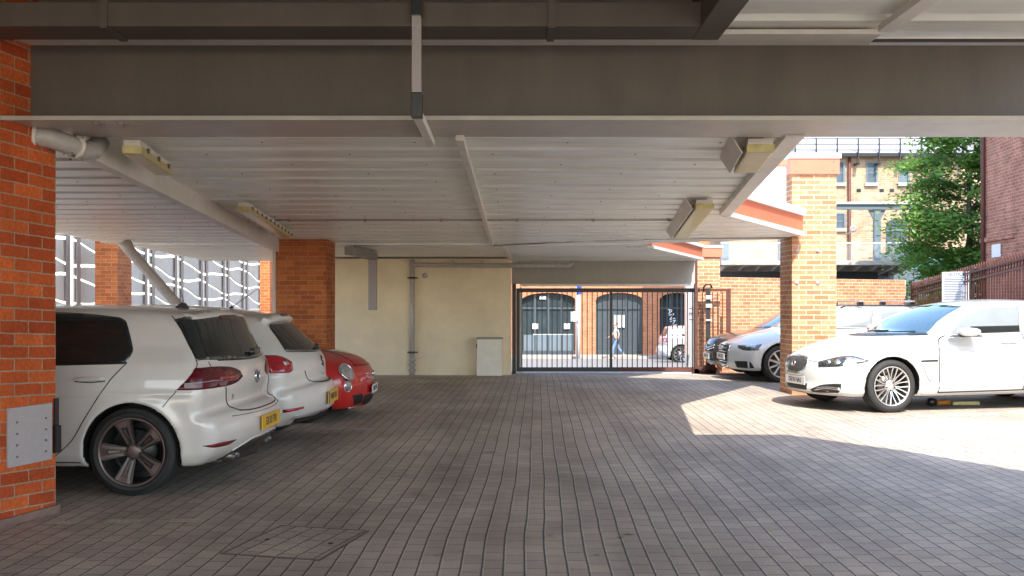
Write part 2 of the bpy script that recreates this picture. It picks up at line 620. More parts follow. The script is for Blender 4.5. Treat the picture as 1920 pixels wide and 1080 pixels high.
def patch(shape, name, pts, az, mat, parent, lift=0.005, step=0.03, side=1, smooth_n=4, sharp=None, depth=0.012, x_at=None, el=0.0):
    """outline pts (u,v) seen from azimuth az (deg, 0 = from the rear (+x), -90 = from the near flank, 180 = from the front)
    laid on the body; side=-1 mirrors it to the other flank"""
    sharp = range(len(pts)) if sharp is None else sharp
    ol = catmull(pts, smooth_n, True, sharp) if smooth_n > 1 else np.array(pts, float)
    # resample long edges
    fine = []
    for i in range(len(ol)):
        a = ol[i]; b = ol[(i + 1) % len(ol)]
        k = max(1, int(np.linalg.norm(b - a) / step))
        for j in range(k):
            fine.append(a + (b - a) * j / k)
    fine = [tuple(p) for p in fine]
    keep = [fine[0]]
    for p in fine[1:]:
        if math.hypot(p[0] - keep[-1][0], p[1] - keep[-1][1]) > 0.002: keep.append(p)
    fine = keep
    us = [p[0] for p in fine]; vs = [p[1] for p in fine]
    grid = []
    u = min(us) + step * 0.5
    while u < max(us):
        v = min(vs) + step * 0.5
        while v < max(vs):
            if inside_poly((u, v), fine):
                dmin = min(math.hypot(u - q[0], v - q[1]) for q in fine)
                if dmin > step * 0.45: grid.append((u, v))
            v += step
        u += step
    nb = len(fine)
    res = geometry.delaunay_2d_cdt([Vector(p) for p in fine + grid], [(i, (i + 1) % nb) for i in range(nb)], [], 1, 1e-6)
    vco = np.array([(p.x, p.y) for p in res[0]]); faces = [tuple(f) for f in res[2]]
    a = R(az); e = R(el)
    n = np.array([math.cos(a) * math.cos(e), math.sin(a) * math.cos(e), math.sin(e)])
    uax = np.array([-math.sin(a), math.cos(a), 0]); vax = np.array([-math.cos(a) * math.sin(e), -math.sin(a) * math.sin(e), math.cos(e)])
    c = np.array([shape.L / 2 if x_at is None else x_at, 0, 0.0])
    # (u,v) are absolute dot products with the axes
    P0 = vco[:, :1] * uax + vco[:, 1:] * vax + n * (c @ n + 3.2)
    P, hit = shape.project(P0, -n)
    N = shape.normal(P)
    P = P + N * lift
    if side < 0:
        P[:, 1] *= -1; faces = [f[::-1] for f in faces]; N[:, 1] *= -1
    bm = bmesh.new()
    vv = [bm.verts.new(p) for p in P]
    for f in faces:
        if all(hit[i] for i in f):
            try: bm.faces.new([vv[i] for i in f])
            except ValueError: pass
    for v in list(bm.verts):
        if not v.link_faces: bm.verts.remove(v)
    bm.faces.ensure_lookup_table()
    if len(bm.faces):
        # make sure normals look outwards
        bm.normal_update()
        f0 = bm.faces[0]
        nn = Vector(N[0])
        k = min(range(len(P)), key=lambda i: (Vector(P[i]) - f0.calc_center_median()).length)
        if f0.normal.dot(Vector(N[k])) < 0:
            bmesh.ops.reverse_faces(bm, faces=bm.faces)
        # turn the rim inwards so the piece has thickness
        be = [ed for ed in bm.edges if ed.is_boundary]
        bm.normal_update()
        nrm = {v: v.normal.copy() for ed in be for v in ed.verts}
        r = bmesh.ops.extrude_edge_only(bm, edges=be)
        nv = [g for g in r['geom'] if isinstance(g, bmesh.types.BMVert)]
        orig = {}
        for ed in be:
            for v in ed.verts:
                orig[tuple(round(q, 6) for q in v.co)] = v
        for v in nv:
            ov = orig.get(tuple(round(q, 6) for q in v.co))
            if ov is not None:
                v.co = v.co - nrm[ov] * (lift + depth)
    for f in bm.faces: f.smooth = True
    me = bpy.data.meshes.new(name)
    bm.to_mesh(me); bm.free()
    me.materials.append(mat)
    o = bpy.data.objects.new(name, me)
    link(o, parent)
    return o


def ribbon(pts, w):
    """closed outline of a polyline of width w"""
    P = [np.array(p, float) for p in pts]
    Lf, Rt = [], []
    for i, p in enumerate(P):
        d = P[min(i + 1, len(P) - 1)] - P[max(i - 1, 0)]
        d /= max(np.linalg.norm(d), 1e-9)
        n = np.array([-d[1], d[0]])
        Lf.append(p + n * w / 2); Rt.append(p - n * w / 2)
    return [tuple(p) for p in Lf + Rt[::-1]]


def seam(shape, pts, az, parent, w=0.006, mat=None, smooth=4, name='panel_gap', lift=0.0035, **kw):
    pl = catmull(pts, smooth, False) if smooth > 1 else pts
    return patch(shape, name, ribbon(pl, w), az, mat or M['dark'], parent, lift=lift, step=0.05, smooth_n=1, depth=0.004, **kw)


def surf_pt(shape, u, v, az, lift=0.0):
    a = R(az)
    n = np.array([math.cos(a), math.sin(a), 0.0]); uax = np.array([-math.sin(a), math.cos(a), 0])
    c = np.array([shape.L / 2, 0, 0.0])
    P0 = (u * uax + n * (c @ n + 3.2) + np.array([0, 0, v]))[None]
    P, hit = shape.project(P0, -n)
    N = shape.normal(P)
    return Vector(P[0] + N[0] * lift), Vector(N[0])


def frame_rot(n, roll=0.0):
    """euler turning +Z onto n with +Y up as far as possible"""
    n = n.normalized(); up = Vector((0, 0, 1))
    x = up.cross(n).normalized(); y = n.cross(x)
    m = Matrix((x, y, n)).transposed()
    return (m.to_4x4() @ Matrix.Rotation(roll, 4, 'Z')).to_euler()


# car materials
M['tyre'] = pm('tyre', (0.022, 0.021, 0.02), 0.75, var=0.25, scale=12, bump=0.2)
M['alloy'] = pm('alloy', (0.62, 0.60, 0.58), 0.28, metal=0.85, var=0.06)
M['alloy_dark'] = pm('alloy_dark', (0.03, 0.03, 0.03), 0.35, metal=0.3)
M['alloy_golf'] = pm('alloy_golf', (0.14, 0.10, 0.093), 0.35, metal=0.5, var=0.08)
M['disc'] = pm('disc', (0.16, 0.15, 0.14), 0.4, metal=0.8)
M['chrome'] = pm('chrome', (0.75, 0.75, 0.75), 0.12, metal=1.0, var=0.02)
M['car_glass'] = pm('car_glass', (0.012, 0.018, 0.018), 0.04, var=0.05, spec=0.7, coat=0.3)
M['screen_glass'] = pm('screen_glass', (0.05, 0.11, 0.16), 0.04, var=0.3, scale=1.5, spec=0.9, coat=0.6)  # blue of the reflected sky put into the base colour
M['bright_glass'] = pm('bright_glass', (0.42, 0.50, 0.52), 0.05, metal=0.55, var=0.15, scale=1.2, coat=0.5)  # bright sky reflection put into a paler, partly metallic base colour
M['black_trim'] = pm('black_trim', (0.02, 0.02, 0.021), 0.3, var=0.1)
M['tail_red'] = pm('tail_red', (0.36, 0.008, 0.015), 0.08, var=0.35, scale=25, coat=1.0)
M['tail_dark'] = pm('tail_dark', (0.10, 0.004, 0.009), 0.2, var=0.4, scale=20, coat=0.12)
M['lamp_clear'] = pm('lamp_clear', (0.45, 0.45, 0.45), 0.12, metal=0.5, var=0.55, scale=30, coat=1.0)
M['lamp_dark'] = pm('lamp_dark', (0.06, 0.065, 0.07), 0.1, metal=0.3, var=0.8, scale=25, coat=1.0)
M['plate_yellow'] = pm('plate_yellow', (0.72, 0.42, 0.02), 0.4, var=0.08)
M['plate_white'] = pm('plate_white', (0.75, 0.75, 0.73), 0.4, var=0.05)
M['paint_white'] = pm('paint_white', (0.64, 0.60, 0.56), 0.32, var=0.03, coat=0.8)
M['paint_white_b'] = pm('paint_white_b', (0.64, 0.61, 0.57), 0.35, var=0.03, coat=0.7)
M['paint_ivory'] = pm('paint_ivory', (0.60, 0.61, 0.59), 0.3, var=0.02, coat=0.9)
M['paint_red'] = pm('paint_red', (0.50, 0.012, 0.014), 0.3, var=0.05, coat=1.0)
M['paint_silver'] = pm('paint_silver', (0.55, 0.57, 0.58), 0.3, metal=0.35, var=0.03, coat=0.9)
M['paint_black'] = pm('paint_black', (0.025, 0.02, 0.018), 0.25, var=0.05, coat=1.0)
M['reflector'] = pm('reflector', (0.16, 0.01, 0.015), 0.2, var=0.1)


def tyre_and_rim(parent, cx, cy, cz, sgn, Rt=0.318, Rr=0.238, width=0.225, style='blade', name='wheel', seg=64, dark=None, simple=False, steer=0.0):
    """wheel > tyre, rim, brake_disc; outer face looks along sgn*y"""
    w = thing(name, None, None)
    if 'label' in w: del w['label']
    w.parent = parent
    w.location = (cx, cy, cz)
    w.rotation_euler.z = steer
    hw = width / 2
    o = sgn
    t = MB()
    prof = [(-hw * 0.8, Rr), (-hw, Rr + 0.02), (-hw * 1.02, (Rr + Rt) / 2), (-hw * 0.93, Rt - 0.018), (-hw * 0.8, Rt - 0.004)]
    # tread with grooves
    for g in (-0.5, -0.17, 0.17, 0.5):
        a = hw * g
        prof += [(a - 0.006, Rt), (a - 0.005, Rt - 0.008), (a + 0.005, Rt - 0.008), (a + 0.006, Rt)]
    prof += [(hw * 0.8, Rt - 0.004), (hw * 0.93, Rt - 0.018), (hw * 1.0, Rt - 0.04), (hw * 1.02, (Rr + Rt) / 2), (hw * 1.01, Rr + 0.03), (hw * 0.98, Rr + 0.018), (hw * 0.8, Rr)]
    t.lathe([(a * o, r) for a, r in prof], seg)
    t.build('tyre', M['tyre'], w)
    face = hw * 0.92 * o
    rim = MB()
    rim.lathe([(face + 0.004 * o, Rr + 0.006), (face + 0.006 * o, Rr - 0.002), (face - 0.004 * o, Rr - 0.010)], seg)
    brl = MB(); brl.lathe([(face - 0.004 * o, Rr - 0.010), (face - 0.03 * o, Rr - 0.02), (-hw * 0.7 * o, Rr - 0.03)], seg)
    brl.build('rim_barrel', M['alloy_dark'] if style == 'blade' else M['disc'], w)
    metal = M['alloy']
    def spoke(a0, prof2, y0, y1, th=0.02, tgt=rim):
        # prof2: list of (r, offL, offR); y0 depth at hub, y1 at rim, dished
        ca, sa = math.cos(a0), math.sin(a0)
        def pt(r, off, yy):
            return (ca * r - sa * off, yy, sa * r + ca * off)
        r0 = prof2[0][0]; r1 = prof2[-1][0]
        def yy(r):
            tt = (r - r0) / (r1 - r0)
            return y0 + (y1 - y0) * tt ** 0.8
        for (ra, la, ba), (rb, lb, bb) in zip(prof2[:-1], prof2[1:]):
            A = [pt(ra, la, yy(ra)), pt(ra, ba, yy(ra)), pt(rb, bb, yy(rb)), pt(rb, lb, yy(rb))]
            tgt.prism(A, (0, -th * o, 0))
    yh = face - 0.035 * o; yr = face - 0.006 * o
    if style == 'blade':
        blk = MB()
        for k in range(5):
            a = PI / 2 + 0.32 + k * 2 * PI / 5
            for sg in (-1, 1):
                spoke(a, [(0.05, sg * 0.012, sg * 0.026), (0.12, sg * 0.016, sg * 0.034), (Rr - 0.05, sg * 0.024, sg * 0.044), (Rr - 0.012, sg * 0.034, sg * 0.062)], yh, yr)
            spoke(a, [(Rr - 0.055, -0.024, 0.024), (Rr - 0.012, -0.034, 0.034)], yr - 0.001 * o, yr - 0.0005 * o)
            spoke(a, [(0.10, -0.006, 0.006), (Rr - 0.07, -0.008, 0.008)], yh + 0.004 * o, yr, 0.01)
            spoke(a, [(0.05, -0.030, 0.030), (Rr - 0.012, -0.068, 0.068)], yh - 0.012 * o, yr - 0.008 * o, 0.012, blk)
        blk.build('spoke_infill', M['alloy_dark'], w)
        rim.lathe([(yh + 0.01 * o, 0.0), (yh + 0.01 * o, 0.036), (yh + 0.004 * o, 0.055), (yh - 0.03 * o, 0.06)], 40)
    elif style == 'split':
        for k in range(10):
            a = PI / 2 + 0.1 + k * 2 * PI / 10
            for sg in (-1, 1):
                spoke(a, [(0.05, sg * 0.003, sg * 0.013), (0.12, sg * 0.006, sg * 0.017), (0.17, sg * 0.018, sg * 0.030), (Rr - 0.01, sg * 0.034, sg * 0.052)], yh, yr, 0.018)
        rim.lathe([(yh + 0.008 * o, 0.0), (yh + 0.008 * o, 0.03), (yh + 0.002 * o, 0.075), (yh - 0.03 * o, 0.08)], 40)
    elif style == 'ten':
        for k in range(10):
            a = PI / 2 + k * 2 * PI / 10
            spoke(a, [(0.05, -0.016, 0.016), (0.1, -0.013, 0.013), (Rr - 0.01, -0.018, 0.018)], yh, yr, 0.03)
        rim.lathe([(yh + 0.008 * o, 0.0), (yh + 0.008 * o, 0.03), (yh + 0.002 * o, 0.07), (yh - 0.03 * o, 0.075)], 40)
    else:
        for k in range(7):
            a = PI / 2 + k * 2 * PI / 7
            spoke(a, [(0.05, -0.022, 0.022), (0.1, -0.018, 0.018), (Rr - 0.01, -0.03, 0.03)], yh, yr, 0.03)
        rim.lathe([(yh + 0.008 * o, 0.0), (yh + 0.008 * o, 0.03), (yh + 0.002 * o, 0.07), (yh - 0.03 * o, 0.075)], 40)
    rim.build('rim', metal if dark is None else dark, w)
    d = MB()
    d.lathe([(0.02 * o, 0.0), (0.02 * o, 0.15), (-0.01 * o, 0.155), (-0.01 * o, 0.0)], 40)
    d.lathe([(-hw * 0.72 * o, 0.0), (-hw * 0.72 * o, Rr - 0.02)], 40)
    d.build('brake_disc', M['disc'] if style != 'blade' else M['alloy_dark'], w)
    if not simple:
        b = MB()
        nb = 5
        for k in range(nb):
            a = PI / 2 + 0.6 + k * 2 * PI / nb
            rr = 0.056
            b.lathe([(yh + 0.004 * o, 0.010), (yh + 0.013 * o, 0.009), (yh + 0.013 * o, 0.0)], 8, c=(math.cos(a) * rr, 0, math.sin(a) * rr))
        b.build('wheel_bolts', M['alloy_dark'], w)
    return w
# ------------------------------------------------------------------ the shapes of the individual cars
SEC = [(0.0, 0.86), (0.2, 0.92), (0.3, 0.972), (0.5, 0.995), (0.68, 1.0), (0.85, 0.985), (1.0, 0.955), (2.0, 0.955)]


def spec(L, sil, belt, plan, gplan, wheels, Ra=0.355, **kw):
    c = dict(L=L, sil=sil, belt=belt, plan=plan, gplan=gplan, arches=[(w[0], w[1], Ra) for w in wheels], sec=SEC,
             tumble=0.47, bowf=0.22, bowr=0.16, crown=0.07, k=0.09, wheels=wheels)
    c.update(kw)
    return c


CAR = {}
CAR['hot_hatch'] = spec(4.26,
    [(0.10, .20), (0.0, .32), (0.0, .52), (.05, .68), (.5, .85), (1.0, .94), (1.2, .98), (1.6, 1.22), (1.95, 1.33), (2.4, 1.375), (3.0, 1.372), (3.5, 1.352), (3.84, 1.325), (3.90, 1.30),
     (4.02, 1.08), (4.09, .965), (4.125, .90), (4.14, .78), (4.13, .64), (4.20, .595), (4.235, .52), (4.235, .38), (4.16, .27), (4.02, .20), (2.2, .185)],
    [(0, .85), (1.2, .93), (3.0, .965), (4.3, 1.0)],
    [(0, .80), (.5, .885), (2.0, .90), (3.6, .90), (4.0, .885), (4.26, .84)],
    [(0, .8), (2.0, .90), (3.2, .89), (3.9, .82), (4.26, .75)],
    [(0.87, .318), (3.50, .318)], sharp=(12, 13), k=0.075, bowr=0.17, crown=0.06, floor=0.205,
    crease=[((.70, .74), .018, .010, .6, 4.05)])
CAR['white_hatch'] = spec(4.30,
    [(0.10, .20), (0.0, .32), (0.0, .52), (.05, .68), (.5, .85), (1.0, .94), (1.2, .98), (1.6, 1.20), (1.95, 1.32), (2.4, 1.37), (3.0, 1.35), (3.4, 1.31), (3.66, 1.27), (3.73, 1.24),
     (3.95, 1.05), (4.11, .90), (4.16, .80), (4.17, .64), (4.235, .60), (4.26, .50), (4.24, .36), (4.12, .28), (4.0, .22), (2.2, .20)],
    [(0, .85), (1.2, .93), (3.0, .95), (4.3, .96)],
    [(0, .80), (.5, .86), (2.0, .875), (3.6, .87), (4.0, .83), (4.3, .76)],
    [(0, .8), (2.0, .87), (3.2, .84), (3.9, .74), (4.3, .66)],
    [(0.87, .315), (3.48, .315)], sharp=(12, 13), k=0.12, bowr=0.26, crown=0.07, floor=0.22,
    crease=[((.70, .70), .02, .010, .6, 4.05)])
CAR['red_mini'] = spec(3.55,
    [(0.14, .13), (0.03, .20), (0.0, .36), (.01, .54), (.09, .66), (.22, .74), (.45, .80), (.75, .835), (.92, .86), (1.2, 1.05), (1.5, 1.16), (2.0, 1.19), (2.8, 1.15), (3.2, 1.0), (3.4, .8),
     (3.5, .6), (3.53, .4), (3.45, .2), (1.8, .14)],
    [(0, .68), (.8, .80), (3.5, .84)],
    [(0, .70), (.25, .78), (.7, .81), (2.8, .81), (3.55, .72)],
    [(0, .7), (2.0, .78), (3.55, .6)],
    [(0.68, .29), (2.95, .29)], Ra=.32, k=0.12, bowf=0.32, crown=0.09, floor=0.155, tumble=0.45)
CAR['saloon'] = spec(4.96,
    [(0.13, .19), (0.02, .25), (0.015, .36), (0.0, .46), (.005, .58), (.05, .665), (.18, .745), (.37, .825), (.63, .895), (.96, .955), (1.3, .985), (1.40, 1.0), (1.69, 1.155), (1.975, 1.285), (2.27, 1.375), (2.65, 1.42),
     (3.05, 1.43), (3.5, 1.405), (4.0, 1.28), (4.4, 1.12), (4.8, 1.06), (4.93, .98), (4.96, .7), (4.93, .4), (4.8, .24), (2.5, .19)],
    [(0, .78), (1.3, .95), (2.2, .97), (3.4, 1.0), (4.9, 1.0)],
    [(0, .76), (.35, .86), (.85, .915), (1.6, .93), (3.6, .93), (4.96, .82)],
    [(0, .8), (1.4, .93), (2.4, .93), (4.0, .86), (4.96, .7)],
    [(0.87, .335), (3.78, .335)], Ra=.372, k=0.10, bowf=0.42, crown=0.085, floor=0.2, ffade=1.7,
    crease=[((.80, .86), .02, .008, 1.0, 4.6), ((.335, .345), .03, .016, 1.25, 3.4)])
CAR['estate'] = spec(4.70,
    [(0.12, .19), (0.02, .27), (0.0, .42), (.0, .58), (.06, .66), (.2, .71), (.45, .795), (.8, .88), (1.0, .935), (1.3, 1.10), (1.62, 1.235), (2.0, 1.305), (2.6, 1.33), (3.4, 1.32), (4.1, 1.26), (4.45, 1.0), (4.62, .9),
     (4.68, .6), (4.65, .35), (4.5, .22), (2.4, .19)],
    [(0, .76), (1.0, .88), (2.2, .90), (4.7, .94)],
    [(0, .74), (.3, .84), (.8, .89), (1.6, .90), (3.8, .90), (4.7, .80)],
    [(0, .8), (1.4, .90), (2.4, .90), (4.0, .86), (4.7, .75)],
    [(0.82, .325), (3.63, .325)], Ra=.362, k=0.09, bowf=0.34, crown=0.07, floor=0.2,
    crease=[((.78, .82), .02, .010, .4, 4.4)])
CAR['dark_hatch'] = spec(4.3,
    [(0.12, .21), (0.02, .27), (0.0, .42), (.0, .58), (.05, .68), (.16, .76), (.4, .83), (.75, .88), (.95, .93), (1.3, 1.12), (1.6, 1.28), (2.0, 1.36), (2.6, 1.36), (3.4, 1.33), (3.9, 1.2), (4.15, 1.0), (4.25, .9),
     (4.28, .6), (4.25, .35), (4.1, .22), (2.4, .20)],
    [(0, .76), (1.0, .88), (2.2, .90), (4.7, .94)],
    [(0, .72), (.3, .80), (.8, .84), (1.6, .85), (3.8, .85), (4.3, .78)],
    [(0, .8), (1.4, .85), (2.4, .85), (4.3, .75)],
    [(0.85, .32), (3.45, .32)], k=0.11, bowf=0.32, crown=0.08, floor=0.22)
# root position (x, y), heading (deg)
PLACE = {
    'hot_hatch': (-6.197, 8.167, -2.0),
    'white_hatch': (-6.07, 10.03, 0.0),
    'red_mini': (-1.70, 12.22, 180.0),
    'saloon': (3.73, 13.20, 12.0),
    'estate': (3.78, 17.98, 3.0),
    'dark_hatch': (3.87, 19.86, 0.0),
}
# ------------------------------------------------------------------ building the cars
def car_thing(key, name, label, cat, paint, h, group=None, place=None, shape=None):
    x, y, a = place or PLACE[key]
    t = thing(name, label, cat, (x, y, ground_z(y)), R(a), group)
    sh = shape or CarShape(CAR[key])
    car_body(sh, 'body', paint, t, h)
    return t, sh


def plate(sh, t, az, u, v, w, h, text, mat, ty=0.085, blue=False, lift=0.012):
    p, n = surf_pt(sh, u, v, az, lift)
    n.z *= 0.4
    rot = frame_rot(n)
    b = MB().box(-w / 2, w / 2, -h / 2, h / 2, -0.004, 0.004).build('number_plate', mat, t, bevel=0.003)
    b.location = p; b.rotation_euler = rot
    nn = n.normalized()
    text_obj('plate_text', text, ty, M['ink'], b, Vector((0.012 if blue else 0, 0, 0.0045)), (0, 0, 0), 0.0008, sx=0.86, bold=0.002)
    if blue:
        s = MB().box(-w / 2 + 0.004, -w / 2 + 0.045, -h / 2 + 0.005, h / 2 - 0.005, 0.004, 0.0055).build('plate_band', M['blue_band'], b)
    return b


def blob(parent, name, c, r, mat, power=0.75):
    bm = bmesh.new(); bmesh.ops.create_uvsphere(bm, u_segments=24, v_segments=14, radius=1)
    for v in bm.verts:
        v.co = Vector([math.copysign(abs(q) ** power, q) * k for q, k in zip(v.co, r)]) + Vector(c)
    for f in bm.faces: f.smooth = True
    me = bpy.data.meshes.new(name); bm.to_mesh(me); bm.free(); me.materials.append(mat)
    return link(bpy.data.objects.new(name, me), parent)


M['blue_band'] = pm('blue_band', (0.02, 0.05, 0.30), 0.4)


def on_surface(sh, u, v, az, lift=0.004, flat=1.0):
    p, n = surf_pt(sh, u, v, az, lift)
    n = Vector((n.x, n.y, n.z * flat))
    return p, frame_rot(n)


def wheels(t, sh, style, Rt, Rr, w=0.225, inset=0.012, steer=0.0, seg=64, dark=None, far_simple=True, near=-1):
    for i, (wx, wz) in enumerate(sh.c['wheels']):
        W = float(np.interp(wx, *zip(*sh.c['plan'])))
        for s in (-1, 1):
            tyre_and_rim(t, wx, s * (W - inset - w / 2), Rt, s, Rt, Rr, w, style, seg=seg if s == near else 32, dark=dark, simple=(s != near), steer=steer if i == 0 else 0)


def ring_badge(parent, name, p, rot, r, mat, bars=(), th=0.006, disc=None):
    m = MB()
    m.lathe([(0, r), (th, r * 0.98), (th, r * 0.84), (0, r * 0.82)], 28, axis='z')
    for (x0, y0, x1, y1, w) in bars:
        m.bar((x0 * r, y0 * r, th * 0.5), (x1 * r, y1 * r, th * 0.5), w * r, th, up=(0, 0, 1))
    o = m.build(name, mat, parent)
    o.location = p; o.rotation_euler = rot
    if disc:
        d = MB().lathe([(0.001, r * 0.83), (0.001, 0)], 28, axis='z').build('badge_disc', disc, o)
    return o


def mirror_lr(fn):
    for s in (1, -1):
        fn(s)


def build_hot_hatch():
    t, sh = car_thing('hot_hatch', 'hatchback', 'white hatchback with dark five spoke wheels half hidden by the riveted brick pillar', 'car', M['paint_white'], 0.0155, 'hatchbacks parked along the left side')
    G = M['car_glass']
    for s in (1, -1):
        patch(sh, 'side_window', [(2.02, 1.315), (2.66, 1.322), (3.086, 1.305), (3.33, 1.278), (3.385, 1.245), (3.475, 1.05), (3.47, 1.0), (3.445, .962), (3.177, .955), (2.76, .943), (2.0, .925)], -90, G, t, side=s, sharp=(0, 9, 10, 8, 7, 6, 3), lift=0.005)
        patch(sh, 'window_frame', ribbon([(1.96, .905), (2.76, .937), (3.455, .955)], 0.012), -90, M['black_trim'], t, side=s, smooth_n=1, lift=0.004)
        patch(sh, 'front_window', [(1.32, 1.0), (1.55, 1.16), (1.75, 1.26), (1.95, 1.31), (1.93, .925), (1.4, .91)], -90, G, t, side=s, lift=0.005)
        patch(sh, 'quarter_glass', [(2.165, 1.262), (2.25, 1.283), (2.38, 1.283), (2.36, 1.21), (2.36, 1.06), (2.38, .972), (2.219, .969), (2.198, 1.12)], -45, G, t, side=s, lift=0.004, sharp=(0, 2, 5, 6))
        l = patch(sh, 'tail_light', [(2.074, .763), (2.194, .917), (2.40, .915), (2.562, .900), (2.66, .866), (2.70, .82), (2.62, .785), (2.50, .768), (2.221, .764)], -45, M['tail_dark'], t, side=s, sharp=(0, 1, 8, 5), lift=0.006)
        patch(sh, 'light_bar', [(2.11, .808), (2.34, .816), (2.44, .812), (2.45, .818), (2.34, .823), (2.116, .814)], -45, M['lamp_clear'], l, side=s, lift=0.009, step=.02, smooth_n=1)
        patch(sh, 'lit_segment', [(2.42, .845), (2.60, .845), (2.64, .828), (2.60, .815), (2.42, .82)], -45, M['tail_red'], l, side=s, lift=0.009, step=.02)
        patch(sh, 'reflector', [(2.214, .362), (2.33, .374), (2.533, .372), (2.451, .345), (2.297, .345)], -45, M['reflector'], t, side=s, sharp=(0, 2), lift=0.003)
        seam(sh, [(3.455, .955), (3.344, .83), (3.196, .603), (3.07, .40), (2.94, .285)], -90, t, side=s)
        seam(sh, [(1.98, .92), (1.96, .5), (1.94, .24)], -90, t, side=s)
        seam(sh, [(2.167, 1.29), (2.18, 1.217), (2.221, .95), (2.18, .90)], -45, t, side=s, w=.005)
        seam(sh, [(2.072, .758), (1.996, .643)], -45, t, side=s, w=.004)
        seam(sh, [(3.09, .824), (3.2, .817), (3.31, .828)], -90, t, side=s, w=.008, name='painted_handle_shadow')  # dark line painted as the thin shadow under the handle
        h = patch(sh, 'door_handle', [(3.086, .831), (3.11, .85), (3.302, .859), (3.318, .844), (3.298, .829), (3.124, .824)], -90, M['paint_white'], t, side=s, lift=0.028, step=.02)
        patch(sh, 'sill_strip', [(1.25, .24), (3.12, .24), (3.12, .232), (1.25, .232)], -90, M['dark'], t, side=s, smooth_n=1, lift=.002)
    patch(sh, 'rear_window', [(-.60, 1.262), (-.30, 1.285), (0, 1.29), (.30, 1.285), (.60, 1.262), (.635, 1.15), (.69, .97), (.40, .955), (0, .948), (-.40, .955), (-.69, .97), (-.635, 1.15)], 0, G, t, sharp=(0, 4, 6, 10), lift=.005)
    # spoiler lip at the trailing edge of the roof
    sp = patch(sh, 'roof_spoiler', [(-.58, 1.305), (0, 1.33), (.58, 1.305), (.60, 1.268), (0, 1.292), (-.60, 1.268)], 0, M['paint_white'], t, sharp=(0, 2, 3, 5), lift=.014, depth=.01)
    patch(sh, 'brake_light', [(-.2, 1.285), (.2, 1.285), (.2, 1.262), (-.2, 1.262)], 0, M['tail_dark'], t, lift=.012, smooth_n=1)
    seam(sh, [(-.69, .955), (-.70, .86)], 0, t, w=.005)
    seam(sh, [(-.575, .762), (-.55, .66), (-.485, .578), (0, .565), (.485, .578), (.55, .66), (.575, .762)], 0, t, w=.008)
    seam(sh, [(-.58, .958), (0, .942), (.58, .958)], 0, t, w=.006)
    seam(sh, [(-.62, .548), (-.5, .545), (0, .54), (.5, .545), (.62, .548)], 0, t, w=.004)
    plate(sh, t, 0, .03, .448, .52, .111, 'EX10 FYR', M['plate_yellow'])
    p, rot = on_surface(sh, .03, .80, 0, .004, .6)
    ring_badge(t, 'badge', p, rot, .055, M['chrome'], [(-.45, .75, 0, .05, .13), (.45, .75, 0, .05, .13), (-.75, .35, -.35, -.72, .13), (.75, .35, .35, -.72, .13), (-.35, -.72, 0, -.02, .13), (.35, -.72, 0, -.02, .13)], disc=M['dark'])
    p, rot = on_surface(sh, -.46, .675, 0, .003, .6)
    text_obj('trim_letter', 'R', .055, M['chrome'], t, p, rot, .002, bold=.002)
    for s in (-1, 1):
        p, rot = on_surface(sh, s * .62, .55, s * 30, .002)
        MB().lathe([(0, .012), (.003, .012), (.003, 0)], 16, axis='z').build('parking_sensor', M['paint_ivory'], t, loc=p).rotation_euler = rot
    # dark diffuser and four tailpipes
    patch(sh, 'diffuser', [(-.62, .225), (-.46, .305), (-.28, .335), (.28, .335), (.46, .305), (.62, .225), (.50, .205), (-.50, .205)], 0, M['black_trim'], t, sharp=(0, 5, 6, 7), lift=.006)
    seam(sh, [(-.55, .285), (-.44, .322), (-.28, .35), (.28, .35), (.44, .322), (.55, .285)], 0, t, w=.006, mat=M['paint_ivory'], lift=.008, name='diffuser_trim')
    MB().hexa([(3.85, -.58), (4.04, -.54), (4.15, 0), (4.04, .54), (3.85, .58)], .175, .275).build('valance', M['black_trim'], t, bevel=.02)
    for y in (-.50, -.39, .39, .50):
        e = MB()
        e.lathe([(-.10, .034), (.045, .036), (.05, .032), (.03, .029), (-.10, .0)], 24, axis='x')
        e.build('tailpipe', M['disc'], t, loc=(4.07, y, .235))
    # wiper on the rear glass
    p0, n0 = surf_pt(sh, .02, .985, 0, .02); p1, _ = surf_pt(sh, .36, 1.0, 0, .018)
    w = MB(); w.bar(p0, p1, .022, .014); w.lathe([(0, .03), (.03, .026), (.03, 0)], 16, c=p0, axis='x'); w.build('rear_wiper', M['black_trim'], t)
    # roof aerial
    a = MB()
    pts = [(3.45, 0, 1.33), (3.52, 0, 1.378), (3.56, 0, 1.39), (3.60, 0, 1.34)]
    a.prism([(x, -.018, z) for x, _, z in pts], (0, .036, 0))
    a.tube([(3.52, 0, 1.37), (3.55, 0, 1.40), (3.53, 0, 1.49)], [.006, .004, .002], 6)
    a.build('roof_aerial', M['black_trim'], t)
    # door mirror and front lamps (away from the aisle)
    for s in (-1, 1):
        mm = MB(); mm.box(1.55, 1.68, s * .93 - .1, s * .93 + .1, .93, 1.06); mm.build('door_mirror', M['paint_white'], t, bevel=.03)
        patch(sh, 'headlight', [(.60, .62), (.85, .60), (.98, .70), (.72, .72)], -135, M['lamp_clear'], t, side=s)
    wheels(t, sh, 'blade', .318, .240, inset=.0, dark=M['alloy_golf'])
    return t


